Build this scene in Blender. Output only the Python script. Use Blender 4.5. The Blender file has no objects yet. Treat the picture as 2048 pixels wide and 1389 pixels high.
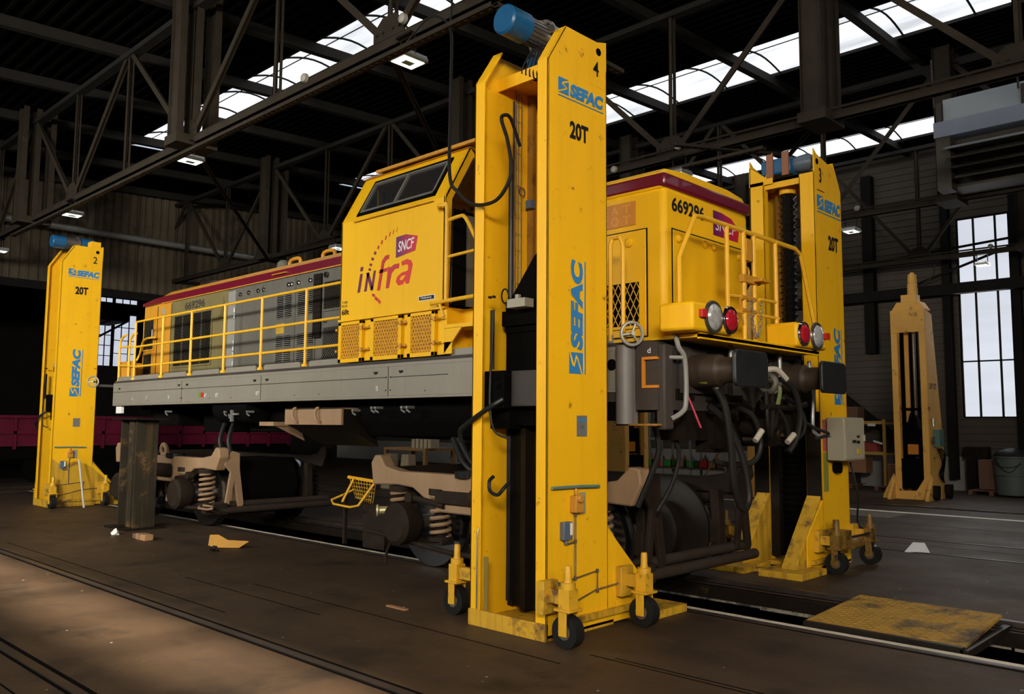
import bpy, bmesh, math, random
from mathutils import Vector, Matrix
random.seed(7)
scene = bpy.context.scene
col = scene.collection
R = math.radians

# ------------------------------------------------------------------ camera, light, exposure
def basis(yaw, pitch, roll):
    f = Vector((math.cos(yaw)*math.cos(pitch), math.sin(yaw)*math.cos(pitch), math.sin(pitch)))
    r = Vector((math.sin(yaw), -math.cos(yaw), 0)); u = r.cross(f)
    r2 = r*math.cos(roll)+u*math.sin(roll); u2 = -r*math.sin(roll)+u*math.cos(roll)
    return r2, u2, f
cam = bpy.data.objects.new('camera', bpy.data.cameras.new('camera')); col.objects.link(cam)
r_, u_, f_ = basis(R(133.845), R(5.2905), R(.3953))
M = Matrix(((r_.x, u_.x, -f_.x, 0), (r_.y, u_.y, -f_.y, 0), (r_.z, u_.z, -f_.z, 1.75), (0, 0, 0, 1)))
cam.matrix_world = M
cam.data.sensor_width = 36; cam.data.lens = 1696.07/2048*36
cam.data.clip_start = .05; cam.data.clip_end = 200
scene.camera = cam
scene.view_settings.view_transform = 'Standard'; scene.view_settings.look = 'None'
scene.view_settings.gamma = 1; scene.view_settings.exposure = 0.0
scene.view_settings.use_curve_mapping = False

w = bpy.data.worlds.new('sky'); scene.world = w; w.use_nodes = True
w.node_tree.nodes['Background'].inputs[0].default_value = (.75, .85, 1, 1)
w.node_tree.nodes['Background'].inputs[1].default_value = .8

def area(name, loc, target, sx, sy, power, colr=(1, 1, 1), spread=180):
    l = bpy.data.lights.new(name, 'AREA'); l.shape = 'RECTANGLE'; l.size = sx; l.size_y = sy
    l.energy = power; l.color = colr; l.spread = R(spread)
    o = bpy.data.objects.new(name, l); col.objects.link(o); o.location = loc
    o.rotation_euler = (Vector(target)-Vector(loc)).to_track_quat('-Z', 'Y').to_euler()
    return o
# daylight through the hall's side windows (camera side), the open end door, hazy sun through the roof strip, and one added beam
area('side_window_daylight', (-13.5, -6.6, 5.7), (-13.0, 6, 2.2), 15, 1.4, 570, (.98, .97, .88), 100)
area('column_fill_beam', (-3.2, -6.6, 5.9), (-19.5, 6.6, 3.6), 3.4, 1.6, 400, (1, .95, .82), 50)  # fill beam added to brighten column 2; the wall behind it is solid
area('corner_window_daylight', (4.2, -6.6, 6.0), (-5.5, 6.5, 2.6), 5.0, 1.6, 590, (1, .90, .74), 85)
area('end_door_daylight', (8.8, 1.5, 6.2), (-7, 6.0, 2.4), 7, 1.6, 230, (1, .90, .74), 100)
area('back_window_daylight', (-6.8, 26.1, 4.9), (-6.8, 10, 1.5), 1.3, 5.4, 60, (1, .97, .92), 130)
sun = bpy.data.lights.new('sun', 'SUN'); sun.energy = 10.5; sun.angle = R(4); sun.color = (1, .84, .62)
so = bpy.data.objects.new('sun', sun); col.objects.link(so)
so.rotation_euler = Vector((-.10, -.03, -1)).to_track_quat('-Z', 'Y').to_euler()

# ------------------------------------------------------------------ materials
MATS = {}
def mat(name, c, rough=.5, metal=0.0, spots=None, noise=.12, scale=3.0, bump=0.0, emit=None, coat=0.0, streak=None, spec=.5):
    """c base colour; spots=(colour, amount 0..1, scale); streak=(colour, amount) vertical grime runs"""
    if name in MATS: return MATS[name]
    if metal == 0 and max(c) < .13 and spec == .5 and rough > .25: spec = .13      # weaker reflections deepen the blacks of dark surfaces
    m = bpy.data.materials.new(name); m.use_nodes = True; nt = m.node_tree; N = nt.nodes; L = nt.links
    b = N['Principled BSDF']; b.inputs['Roughness'].default_value = rough; b.inputs['Metallic'].default_value = metal
    b.inputs['Specular IOR Level'].default_value = spec
    b.inputs['Coat Weight'].default_value = coat
    tc = N.new('ShaderNodeTexCoord')
    n = N.new('ShaderNodeTexNoise'); n.inputs['Scale'].default_value = scale; n.inputs['Detail'].default_value = 6; n.inputs['Roughness'].default_value = .65
    L.new(tc.outputs['Object'], n.inputs['Vector'])
    mix = N.new('ShaderNodeMix'); mix.data_type = 'RGBA'
    mix.inputs['A'].default_value = tuple(x*(1-noise*2.2) for x in c)+(1,); mix.inputs['B'].default_value = tuple(min(1, x*(1+noise)) for x in c)+(1,)
    L.new(n.outputs['Fac'], mix.inputs['Factor']); out = mix.outputs['Result']
    def layer(out, colr, fac_socket):
        x = N.new('ShaderNodeMix'); x.data_type = 'RGBA'; x.inputs['B'].default_value = tuple(colr)+(1,)
        L.new(out, x.inputs['A']); L.new(fac_socket, x.inputs['Factor']); return x.outputs['Result']
    if spots:
        colr, amt, sc = spots
        s = N.new('ShaderNodeTexNoise'); s.inputs['Scale'].default_value = sc; s.inputs['Detail'].default_value = 8; s.inputs['Roughness'].default_value = .7
        L.new(tc.outputs['Object'], s.inputs['Vector'])
        rp = N.new('ShaderNodeValToRGB'); rp.color_ramp.elements[0].position = .72-amt*.35; rp.color_ramp.elements[1].position = .78-amt*.25
        L.new(s.outputs['Fac'], rp.inputs['Fac']); out = layer(out, colr, rp.outputs['Color'])
    if streak:
        colr, amt = streak
        mp = N.new('ShaderNodeMapping'); mp.inputs['Scale'].default_value = (9, 9, .6); L.new(tc.outputs['Object'], mp.inputs['Vector'])
        s = N.new('ShaderNodeTexNoise'); s.inputs['Scale'].default_value = 1.3; s.inputs['Detail'].default_value = 5
        L.new(mp.outputs['Vector'], s.inputs['Vector'])
        rp = N.new('ShaderNodeValToRGB'); rp.color_ramp.elements[0].position = .5; rp.color_ramp.elements[1].position = .75
        rp.color_ramp.elements[1].color = (amt, amt, amt, 1)
        L.new(s.outputs['Fac'], rp.inputs['Fac']); out = layer(out, colr, rp.outputs['Color'])
    L.new(out, b.inputs['Base Color'])
    if bump:
        bp = N.new('ShaderNodeBump'); bp.inputs['Strength'].default_value = bump; bp.inputs['Distance'].default_value = .02
        L.new(n.outputs['Fac'], bp.inputs['Height']); L.new(bp.outputs['Normal'], b.inputs['Normal'])
    if emit:
        b.inputs['Emission Color'].default_value = tuple(emit[0])+(1,); b.inputs['Emission Strength'].default_value = emit[1]
    MATS[name] = m; return m

RUST = (.10, .035, .012)
Y1 = mat('lift_yellow', (.86, .46, .008), .45, spec=.3, spots=((.22, .085, .015), .27, 7), noise=.07, scale=1.2, streak=((.45, .22, .01), .16))
Y1C = mat('caster_yellow', (.66, .36, .015), .5, noise=.15, scale=6, spots=((.2, .1, .03), .35, 9))
Y1G = mat('oily_yellow', (.22, .12, .015), .5, noise=.3, scale=8, spots=((.03, .02, .01), .6, 7))
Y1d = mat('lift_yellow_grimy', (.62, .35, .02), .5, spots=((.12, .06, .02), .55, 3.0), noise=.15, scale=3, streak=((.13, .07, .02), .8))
Y2 = mat('loco_yellow', (.80, .44, .006), .45, spec=.25, noise=.06, scale=1.0, streak=((.40, .17, .01), .12))
Y2d = mat('loco_yellow_faded', (.55, .25, .02), .45, noise=.12, scale=3, streak=((.2, .09, .01), .5))
RAILY = mat('handrail_yellow', (.80, .43, .02), .4, noise=.12, scale=8, spots=((.5, .42, .3), .15, 14))
MAROON = mat('maroon_stripe', (.13, .004, .018), .3, noise=.1, coat=.3)
GREY = mat('hood_grey', (.12, .115, .10), .42, noise=.15, scale=1.5, streak=((.09, .08, .06), .6))
SILL = mat('sill_grey', (.23, .21, .175), .40, noise=.10, scale=1.1, streak=((.20, .17, .12), .5))
KHAKI = mat('faded_khaki', (.17, .14, .055), .5, noise=.2, scale=2, streak=((.10, .09, .06), .6))
DGREY = mat('frame_dark_grey', (.055, .046, .042), .5, noise=.2, scale=4, spots=((.06, .03, .02), .3, 5))
BLACK = mat('black_grime', (.003, .0027, .0025), .9, noise=.3, scale=6, spec=.05)
GREASE = mat('greasy_dark_steel', (.013, .0095, .007), .45, noise=.3, scale=5, spots=((.12, .07, .02), .25, 4))
RUBBER = mat('black_rubber', (.015, .015, .015), .35, noise=.2)
HOSE = mat('dark_hose', (.016, .015, .014), .45, noise=.2)
GALV = mat('galvanised', (.38, .38, .37), .35, .6, noise=.15, scale=8)
CHROME = mat('chrome', (.7, .7, .7), .15, 1.0, noise=.05)
STEEL = mat('worn_steel', (.30, .27, .24), .35, .8, noise=.3, scale=6, spots=(RUST, .3, 6))
RAILTOP = mat('polished_rail', (.62, .58, .55), .22, 1.0, noise=.15, scale=3)
TREAD = mat('wheel_tread', (.35, .36, .40), .25, 1.0, noise=.1)
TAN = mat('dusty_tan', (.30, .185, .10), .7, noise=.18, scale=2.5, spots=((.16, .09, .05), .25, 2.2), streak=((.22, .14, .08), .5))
DUST_SHADE = mat('dusty_shade_brown', (.024, .016, .011), .75, noise=.3, scale=5, bump=.3)  # dusty parts; also carries the shade painted on far bogie parts
BLUE = mat('motor_blue', (.008, .090, .225), .35, noise=.15, scale=6, spots=((.3, .35, .4), .12, 7))
DECAL = mat('decal_blue', (.03, .20, .48), .5, noise=.06)
INK = mat('ink_black', (.012, .012, .012), .5, noise=.02)
INKG = mat('ink_grey', (.045, .042, .035), .5, noise=.02)
WHITE = mat('white_paint', (.75, .74, .72), .5, noise=.05)
ORANGE = mat('old_orange', (.98, .50, .11), .7, noise=.14, scale=2, spots=((.10, .035, .012), .42, 2.6))
ORANGED = mat('edge_orange', (.62, .22, .02), .5, noise=.1)
TRUSS = mat('truss_steel', (.036, .028, .020), .75, noise=.25, scale=3, spots=((.07, .04, .02), .25, 4))
TRUSSD = mat('purlin_dark', (.020, .018, .016), .8, noise=.25, scale=3, spec=.2)
ROOFM = mat('roof_sheet', (.004, .0038, .0036), .95, noise=.25, scale=2, spec=.05)
CLAD = mat('cladding', (.12, .095, .065), .6, noise=.3, scale=.5, spots=((.03, .024, .018), .5, .35), streak=((.05, .04, .03), .7))
WALLM = mat('wall_panel', (.088, .074, .060), .75, noise=.12, scale=1.0)
PLINTH = mat('plinth_render', (.30, .28, .27), .8, noise=.12, scale=2)
DARKW = mat('dark_wall', (.014, .013, .012), .9, noise=.3, scale=1, spec=.1)
CARD = mat('cardboard', (.33, .16, .075), .8, noise=.12, scale=3)
CARDD = mat('cardboard_dark', (.16, .08, .05), .8, noise=.15, scale=3)
REDW = mat('wagon_red', (.12, .008, .028), .55, noise=.25, scale=2, spots=((.05, .01, .02), .4, 3))
GREYBOX = mat('control_grey', (.30, .28, .21), .5, noise=.08)
TEAL = mat('teal_box', (.10, .20, .17), .5, noise=.1)
GREEN = mat('crate_green', (.04, .30, .03), .5, noise=.1)
REDP = mat('red_plastic', (.50, .02, .02), .4, noise=.1)
PINK = mat('red_lever', (.45, .02, .07), .4, noise=.1)
LIME = mat('lime_lever', (.22, .50, .04), .4, noise=.1)
OLIVE = mat('olive_valve', (.10, .13, .02), .5, noise=.1)
WOOD = mat('timber', (.38, .20, .07), .75, noise=.25, scale=5)
BINM = mat('bin_green', (.10, .13, .12), .6, noise=.15, scale=3)
HEATG = mat('heater_grey', (.30, .33, .36), .5, noise=.08, scale=2)
HEATD = mat('heater_dark', (.10, .09, .075), .6, noise=.15, scale=2)
LENSW = mat('lens_clear', (.80, .84, .86), .16, .45, noise=.40, scale=16)
LENSR = mat('lens_red', (.50, .015, .03), .12, .1, noise=.3, scale=25, coat=.6)
LAMP = mat('lamp_glass', (.9, .95, .9), .4, emit=((.85, 1, .82), 3.2))
YPLATE = None

def glass_emit(name, base, strength, vary):
    m = bpy.data.materials.new(name); m.use_nodes = True; nt = m.node_tree; N = nt.nodes; L = nt.links
    N.remove(N['Principled BSDF']); e = N.new('ShaderNodeEmission'); L.new(e.outputs[0], N['Material Output'].inputs[0])
    tc = N.new('ShaderNodeTexCoord'); mp = N.new('ShaderNodeMapping'); mp.inputs['Scale'].default_value = (.25, 1.6, 1)
    n = N.new('ShaderNodeTexNoise'); n.inputs['Scale'].default_value = 1.2; n.inputs['Detail'].default_value = 3
    L.new(tc.outputs['Object'], mp.inputs[0]); L.new(mp.outputs[0], n.inputs['Vector'])
    r = N.new('ShaderNodeMapRange'); r.inputs[1].default_value = .3; r.inputs[2].default_value = .7; r.inputs[3].default_value = strength*(1-vary); r.inputs[4].default_value = strength*(1+vary)
    L.new(n.outputs['Fac'], r.inputs[0]); L.new(r.outputs[0], e.inputs['Strength']); e.inputs['Color'].default_value = tuple(base)+(1,)
    return m
SKYG = glass_emit('skylight_glazing', (.93, .96, 1), 1.15, .35)
WING = glass_emit('window_glazing', (.80, .84, .93), .86, .08)
DISTG = glass_emit('distant_window_glazing', (.72, .77, .90), .80, .10)

def floor_mat():
    m = bpy.data.materials.new('floor_asphalt'); m.use_nodes = True; nt = m.node_tree; N = nt.nodes; L = nt.links; b = N['Principled BSDF']
    tc = N.new('ShaderNodeTexCoord')
    def noise(sc, det, stretch=(1, 1, 1)):
        mp = N.new('ShaderNodeMapping'); mp.inputs['Scale'].default_value = stretch; L.new(tc.outputs['Object'], mp.inputs[0])
        n = N.new('ShaderNodeTexNoise'); n.inputs['Scale'].default_value = sc; n.inputs['Detail'].default_value = det; n.inputs['Roughness'].default_value = .65
        L.new(mp.outputs[0], n.inputs['Vector']); return n
    def ramp(src, p0, p1):
        r = N.new('ShaderNodeValToRGB'); r.color_ramp.elements[0].position = p0; r.color_ramp.elements[1].position = p1; L.new(src, r.inputs[0]); return r.outputs[0]
    def mix(a, bcol, fac):
        x = N.new('ShaderNodeMix'); x.data_type = 'RGBA'
        if isinstance(a, tuple): x.inputs['A'].default_value = a+(1,)
        else: L.new(a, x.inputs['A'])
        x.inputs['B'].default_value = bcol+(1,); L.new(fac, x.inputs['Factor']); return x.outputs['Result']
    o = mix((.030, .018, .011), (.078, .047, .026), ramp(noise(.55, 8, (.6, 1.3, 1)).outputs['Fac'], .32, .72))
    o = mix(o, (.013, .010, .008), ramp(noise(1.6, 8).outputs['Fac'], .52, .72))
    o = mix(o, (.060, .033, .015), ramp(noise(9, 6).outputs['Fac'], .60, .8))
    v = N.new('ShaderNodeTexVoronoi'); v.inputs['Scale'].default_value = 3.4; L.new(tc.outputs['Object'], v.inputs['Vector'])
    r = N.new('ShaderNodeValToRGB'); r.color_ramp.elements[0].position = .030; r.color_ramp.elements[0].color = (1, 1, 1, 1)
    r.color_ramp.elements[1].position = .044; r.color_ramp.elements[1].color = (0, 0, 0, 1); L.new(v.outputs['Distance'], r.inputs[0])
    o = mix(o, (.45, .43, .40), r.outputs[0])
    L.new(o, b.inputs['Base Color']); b.inputs['Specular IOR Level'].default_value = .28
    rr = N.new('ShaderNodeMapRange'); rr.inputs[3].default_value = .42; rr.inputs[4].default_value = .8; L.new(noise(1.1, 5).outputs['Fac'], rr.inputs[0]); L.new(rr.outputs[0], b.inputs['Roughness'])
    bp = N.new('ShaderNodeBump'); bp.inputs['Strength'].default_value = .35; bp.inputs['Distance'].default_value = .01
    L.new(noise(14, 6).outputs['Fac'], bp.inputs['Height']); L.new(bp.outputs[0], b.inputs['Normal'])
    return m
FLOORM = floor_mat()
CONC = mat('pit_concrete', (.60, .58, .52), .75, noise=.2, scale=2, spots=((.05, .045, .035), .45, 1.6))
LINE = mat('worn_white_edge', (.72, .64, .52), .6, noise=.3, scale=5, spots=((.10, .07, .045), .5, 3))
COVER = mat('yellow_deck_plate', (.40, .22, .02), .6, noise=.25, scale=4, spots=((.05, .035, .02), .6, 2.2))

def grad(name, c0, c1, axis, a, b, rough=.4):
    m = bpy.data.materials.new(name); m.use_nodes = True; nt = m.node_tree; N = nt.nodes; L = nt.links
    tc = N.new('ShaderNodeTexCoord'); s = N.new('ShaderNodeSeparateXYZ'); L.new(tc.outputs['Generated'], s.inputs[0])
    r = N.new('ShaderNodeValToRGB'); r.color_ramp.elements[0].position = a; r.color_ramp.elements[1].position = b
    r.color_ramp.elements[0].color = c0+(1,); r.color_ramp.elements[1].color = c1+(1,)
    L.new(s.outputs[axis], r.inputs[0]); L.new(r.outputs[0], N['Principled BSDF'].inputs['Base Color']); N['Principled BSDF'].inputs['Roughness'].default_value = rough
    return m
INFRA = grad('infra_red_gradient', (.12, .008, .05), (.60, .015, .012), 0, .0, .8)
SNCFX = grad('sncf_gradient', (.12, .008, .09), (.50, .012, .03), 0, .1, .9)
SNCFY = grad('sncf_gradient_front', (.12, .008, .09), (.50, .012, .03), 1, .1, .9)

# ------------------------------------------------------------------ mesh builder
ORG = {}
def tag(o, label=None, cat=None, group=None, kind=None):
    if label: o['label'] = label
    if cat: o['category'] = cat
    if group: o['group'] = group
    if kind: o['kind'] = kind
    return o
def thing(name, label, cat, loc=(0, 0, 0), group=None, kind=None):
    o = bpy.data.objects.new(name, None); col.objects.link(o); o.location = loc; o.empty_display_size = .2
    ORG[o.name] = Vector(loc); return tag(o, label, cat, group, kind)

class MB:
    def __init__(s): s.v = []; s.f = []
    def add(s, vs, fs):
        n = len(s.v); s.v += [tuple(p) for p in vs]; s.f += [tuple(i+n for i in f) for f in fs]; return s
    def box(s, x0, x1, y0, y1, z0, z1):
        return s.add([(x, y, z) for z in (z0, z1) for (x, y) in ((x0, y0), (x1, y0), (x1, y1), (x0, y1))],
                     [(3, 2, 1, 0), (4, 5, 6, 7), (0, 1, 5, 4), (1, 2, 6, 5), (2, 3, 7, 6), (3, 0, 4, 7)])
    def prism(s, pts, ax, a, b):
        def m(p, d): return {'x': (d, p[0], p[1]), 'y': (p[0], d, p[1]), 'z': (p[0], p[1], d)}[ax]
        n = len(pts); vs = [m(p, a) for p in pts]+[m(p, b) for p in pts]
        return s.add(vs, [tuple(range(n))[::-1], tuple(range(n, 2*n))]+[(i, (i+1) % n, n+(i+1) % n, n+i) for i in range(n)])
    def beam(s, p0, p1, w, h, up=(0, 0, 1)):
        p0, p1, up = Vector(p0), Vector(p1), Vector(up); d = (p1-p0).normalized(); a = d.cross(up)
        if a.length < 1e-4: a = d.cross(Vector((1, 0, 0)))
        a.normalize(); b = a.cross(d).normalized(); a *= w/2; b *= h/2
        vs = [p+q for p in (p0, p1) for q in (-a-b, a-b, a+b, -a+b)]
        return s.add(vs, [(3, 2, 1, 0), (4, 5, 6, 7), (0, 1, 5, 4), (1, 2, 6, 5), (2, 3, 7, 6), (3, 0, 4, 7)])
    def lathe(s, p, d, prof, n=20):
        """prof: list of (distance along d, radius)"""
        p, d = Vector(p), Vector(d).normalized(); a = d.orthogonal().normalized(); b = d.cross(a)
        rings = []; k = len(s.v)
        for (t, r) in prof:
            for i in range(n):
                an = 2*math.pi*i/n; s.v.append(tuple(p+d*t+(a*math.cos(an)+b*math.sin(an))*max(r, 1e-4)))
        for j in range(len(prof)-1):
            for i in range(n):
                s.f.append((k+j*n+i, k+j*n+(i+1) % n, k+(j+1)*n+(i+1) % n, k+(j+1)*n+i))
        s.f.append(tuple(k+i for i in range(n))[::-1]); s.f.append(tuple(k+(len(prof)-1)*n+i for i in range(n)))
        return s
    def cyl(s, p0, p1, r, n=16, r2=None):
        d = Vector(p1)-Vector(p0); return s.lathe(p0, d, [(0, r), (d.length, r if r2 is None else r2)], n)
    def tube(s, pts, r, n=8, smooth=0, closed=False):
        P = [Vector(p) for p in pts]
        if smooth:
            Q = []; m = len(P)
            for i in range(m-1):
                p0, p1, p2, p3 = P[max(i-1, 0)], P[i], P[i+1], P[min(i+2, m-1)]
                for j in range(smooth):
                    t = j/smooth
                    Q.append(.5*((2*p1)+(-p0+p2)*t+(2*p0-5*p1+4*p2-p3)*t*t+(-p0+3*p1-3*p2+p3)*t**3))
            Q.append(P[-1]); P = Q
        m = len(P); k = len(s.v); a = None
        for i in range(m):
            if closed: d = (P[(i+1) % m]-P[i-1]).normalized()
            else: d = (P[min(i+1, m-1)]-P[max(i-1, 0)]).normalized()
            if a is None: a = d.orthogonal().normalized()
            a = (a-d*a.dot(d)).normalized(); b = d.cross(a)
            for j in range(n):
                an = 2*math.pi*j/n; s.v.append(tuple(P[i]+(a*math.cos(an)+b*math.sin(an))*r))
        for i in range(m if closed else m-1):
            i2 = (i+1) % m
            for j in range(n): s.f.append((k+i*n+j, k+i*n+(j+1) % n, k+i2*n+(j+1) % n, k+i2*n+j))
        if not closed: s.f.append(tuple(k+j for j in range(n))[::-1]); s.f.append(tuple(k+(m-1)*n+j for j in range(n)))
        return s
    def torus(s, c, nrm, Rr, r, n=24, m=8):
        c, d = Vector(c), Vector(nrm).normalized(); a = d.orthogonal().normalized(); b = d.cross(a)
        return s.tube([c+(a*math.cos(2*math.pi*i/n)+b*math.sin(2*math.pi*i/n))*Rr for i in range(n)], r, m, closed=True)
    def coil(s, c, r, h, turns, wr, n=12):
        c = Vector(c); k = int(turns*n)
        return s.tube([c+Vector((r*math.cos(2*math.pi*i/n), r*math.sin(2*math.pi*i/n), h*i/k)) for i in range(k+1)], wr, 6)
    def flat(s, pts, o, U, V, th):
        """polygon in the plane o + x U + y V, th thick along U x V"""
        o, U, V = Vector(o), Vector(U), Vector(V); nn = U.cross(V).normalized()*th; n = len(pts)
        vs = [o+U*p[0]+V*p[1] for p in pts]; vs += [p+nn for p in vs]
        return s.add(vs, [tuple(range(n))[::-1], tuple(range(n, 2*n))]+[(i, (i+1) % n, n+(i+1) % n, n+i) for i in range(n)])
    def build(s, name, m, parent=None, bevel=0, smooth=True, label=None, angle=35):
        me = bpy.data.meshes.new(name); org = ORG.get(parent.name, Vector()) if parent else Vector()
        me.from_pydata([tuple(Vector(p)-org) for p in s.v], [], s.f)
        bm = bmesh.new(); bm.from_mesh(me); bmesh.ops.recalc_face_normals(bm, faces=bm.faces); bm.to_mesh(me); bm.free()
        me.materials.append(m)
        if smooth:
            me.polygons.foreach_set('use_smooth', [True]*len(me.polygons)); me.set_sharp_from_angle(angle=R(angle))
        o = bpy.data.objects.new(name, me); col.objects.link(o)
        if parent: o.parent = parent
        ORG[o.name] = org
        if bevel:
            b = o.modifiers.new('bevel', 'BEVEL'); b.width = bevel; b.segments = 2; b.limit_method = 'ANGLE'
        if label: o['label'] = label
        return o

def own(o):
    """put a single-mesh thing's origin at the centre of its base"""
    me = o.data; xs = [v.co for v in me.vertices]
    c = Vector(((min(p.x for p in xs)+max(p.x for p in xs))/2, (min(p.y for p in xs)+max(p.y for p in xs))/2, min(p.z for p in xs)))
    me.transform(Matrix.Translation(-c)); o.location = c; return o
def solo(mb, name, m, label, cat, group=None, bevel=0, kind=None):
    return tag(own(mb.build(name, m, None, bevel)), label, cat, group, kind)

def text(s, o, U, V, w, h, m, parent, name='lettering', th=.003, bold=.0, shear=0):
    c = bpy.data.curves.new('t', 'FONT'); c.body = s; c.size = 1; c.offset = bold; c.shear = shear; c.resolution_u = 4
    t = bpy.data.objects.new('t', c); me = bpy.data.meshes.new_from_object(t)
    xs = [v.co.x for v in me.vertices]; ys = [v.co.y for v in me.vertices]
    x0, x1, y0, y1 = min(xs), max(xs), min(ys), max(ys)
    U, V, o = Vector(U).normalized(), Vector(V).normalized(), Vector(o); nn = U.cross(V)
    mb = MB(); vs = [o+U*((v.co.x-x0)/(x1-x0)*w)+V*((v.co.y-y0)/(y1-y0)*h)+nn*th for v in me.vertices]
    mb.add(vs, [tuple(p.vertices) for p in me.polygons])
    me2 = bpy.data.meshes.new(name); org = ORG.get(parent.name, Vector())
    me2.from_pydata([tuple(p-org) for p in vs], [], mb.f); me2.materials.append(m)
    ob = bpy.data.objects.new(name, me2); col.objects.link(ob); ob.parent = parent; ORG[ob.name] = org
    bpy.data.objects.remove(t); bpy.data.curves.remove(c); bpy.data.meshes.remove(me)
    return ob

def copy_tree(o, parent=None, loc=None):
    c = o.copy(); col.objects.link(c); ORG[c.name] = ORG.get(o.name, Vector())
    if parent: c.parent = parent
    if loc is not None: c.location = loc
    for ch in list(o.children): copy_tree(ch, c)
    return c
def S(o): return tag(o, kind='structure')

# ================================================================== THE BUILDING
XW, XE, YS, YN = -38.2, 9.2, -7.0, 26.3
# floor with the inspection pit under the lifted locomotive
fl = MB()
for (y0, y1) in ((YS, 7.32), (8.46, YN)): fl.box(XW, XE, y0, y1, -.4, 0)
fl.box(XW, -24, 7.32, 8.46, -.4, 0); fl.box(5, XE, 7.32, 8.46, -.4, 0)
S(fl.build('floor', FLOORM, smooth=False))
S(MB().box(-24, 5, 8.46, 8.60, -1.3, -.10).box(-24, 5, 7.20, 7.32, -1.3, -.01).box(-24, 5, 7.2, 8.6, -1.4, -1.3).box(-24.1, -24, 7.2, 8.6, -1.3, -.4).box(5, 5.1, 7.2, 8.6, -1.3, -.4).build('trim_1', CONC, smooth=False))
S(MB().box(-24, 5, 8.42, 8.50, -.13, .0).build('trim_2', GREASE))
S(MB().box(-24, 5, 7.235, 7.315, 0, .006).build('trim_3', LINE))
# worn, broken lip blocks on the far pit wall
lip = MB()
x = -6.5
for i in range(8):
    L_ = random.uniform(.6, 1.1); lip.box(x, x+L_, 8.425, 8.46, -.155+random.uniform(-.015, .015), -.12); x += L_+random.uniform(.0, .03)
S(lip.build('trim_4', mat('dirty_lip', (.30, .27, .22), .8, noise=.4, scale=6, spots=((.03, .025, .02), .8, 4))))

def rail(y, x0, x1, m=STEEL, top=RAILTOP, label='', z=0.012):
    t = thing('rail', label, 'rail', ((x0+x1)/2, y, 0), 'crane hall rails', )
    MB().box(x0, x1, y-.036, y+.036, -.02, z).build('rail_head', top, t)
    MB().box(x0, x1, y+.036, y+.085, -.01, .003).box(x0, x1, y-.06, y-.036, -.01, .003).build('flange_groove', BLACK, t)
    return t
DR = mat('dull_rail', (.07, .055, .05), .45, .6, noise=.3, scale=5)
rail(2.16, -24, 4, top=DR, label='dull embedded rail nearest the camera, beside the sunlit floor strip')
rail(3.65, -24, 4, top=DR, label='dull embedded rail crossing the sunlit patch, in front of the first yellow lifting column')
rail(7.17, -24, 5, top=DR, label='dark rail on the near lip of the inspection pit under the locomotive')
far = rail(8.66, -24, 5, top=DR, label='dark raised rail on the far lip of the inspection pit', z=.05)
rail(12.8, -24, 5, top=DR, label='dull rail in the floor behind the third yellow column', z=.006)
rail(14.3, -24, 5, top=DR, label='second dull rail behind the third yellow column', z=.006)
rail(18.45, -24, 5, top=mat('painted_sheen_rail', (.95, .92, .88), .5, 0, noise=.03), label='rail coloured white as a painted sheen, in front of the tall orange column', z=.02)  # white base colour stands in for light reflected off the polished rail
rail(20.0, -24, 5, label='shiny rail at the feet of the tall orange column', z=.03)
# transverse tracks of the traverser at the far left
for i, x in enumerate((-24.05, -25.6)):
    t = thing('rail', ['thin shiny cross rail at the far left, nearer the lifting column', 'thin shiny cross rail at the far left, nearer the red wagon'][i], 'rail', (x, 8, 0), 'cross rails')
    MB().box(x-.04, x+.04, -4, 16, 0, .015).build('rail_head', RAILTOP, t)
jn = MB()
for (y, a, b) in ((4.55, -9.5, -6.8), (4.9, -8.6, -4.2), (3.98, -14, -7.5), (5.25, -4.2, -1.2), (5.31, -4.0, -1.3), (1.86, -9, -4), (16.4, -8, -2), (13.6, -6, -2)): jn.box(a, b, y, y+.014, 0, .0015)
S(jn.build('trim_6', BLACK, smooth=False))
# white painted floor marks by the orange column
solo(MB().box(-8.1, -6.3, 17.2, 18.3, 0.001, .004), 'floor_slab', mat('pale_slab', (.20, .17, .13), .7, noise=.3, scale=3), 'pale concrete infill slab between the two bright rails', 'slab', kind='structure')

def roofz(y): return 8.9+.05*y
SKY = [(3.0, 3.8), (8.97, 10.45), (15.75, 17.7), (23.6, 25.4)]
SX0, SX1 = -23.4, 7.0
ys = [YS]+[v for p in SKY for v in p]+[YN]
ce = MB()
def slab(mb, x0, x1, y0, y1):
    mb.prism([(y0, roofz(y0)), (y1, roofz(y1)), (y1, roofz(y1)+.04), (y0, roofz(y0)+.04)], 'x', x0, x1)
for i in range(0, len(ys), 2): slab(ce, XW, XE, ys[i], ys[i+1])
for (a, b) in SKY: slab(ce, XW, SX0, a, b); slab(ce, SX1 if a > 5 else -3.6, XE, a, b)
# corrugation ribs running with the hall
for i in range(0, len(ys), 2):
    y = ys[i]+.15
    while y < ys[i+1]-.1:
        if True: ce.box(-30, XE, y, y+.06, roofz(y)-.035, roofz(y)+.02)
        y += .24
S(ce.build('ceiling', ROOFM, smooth=False))
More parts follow.
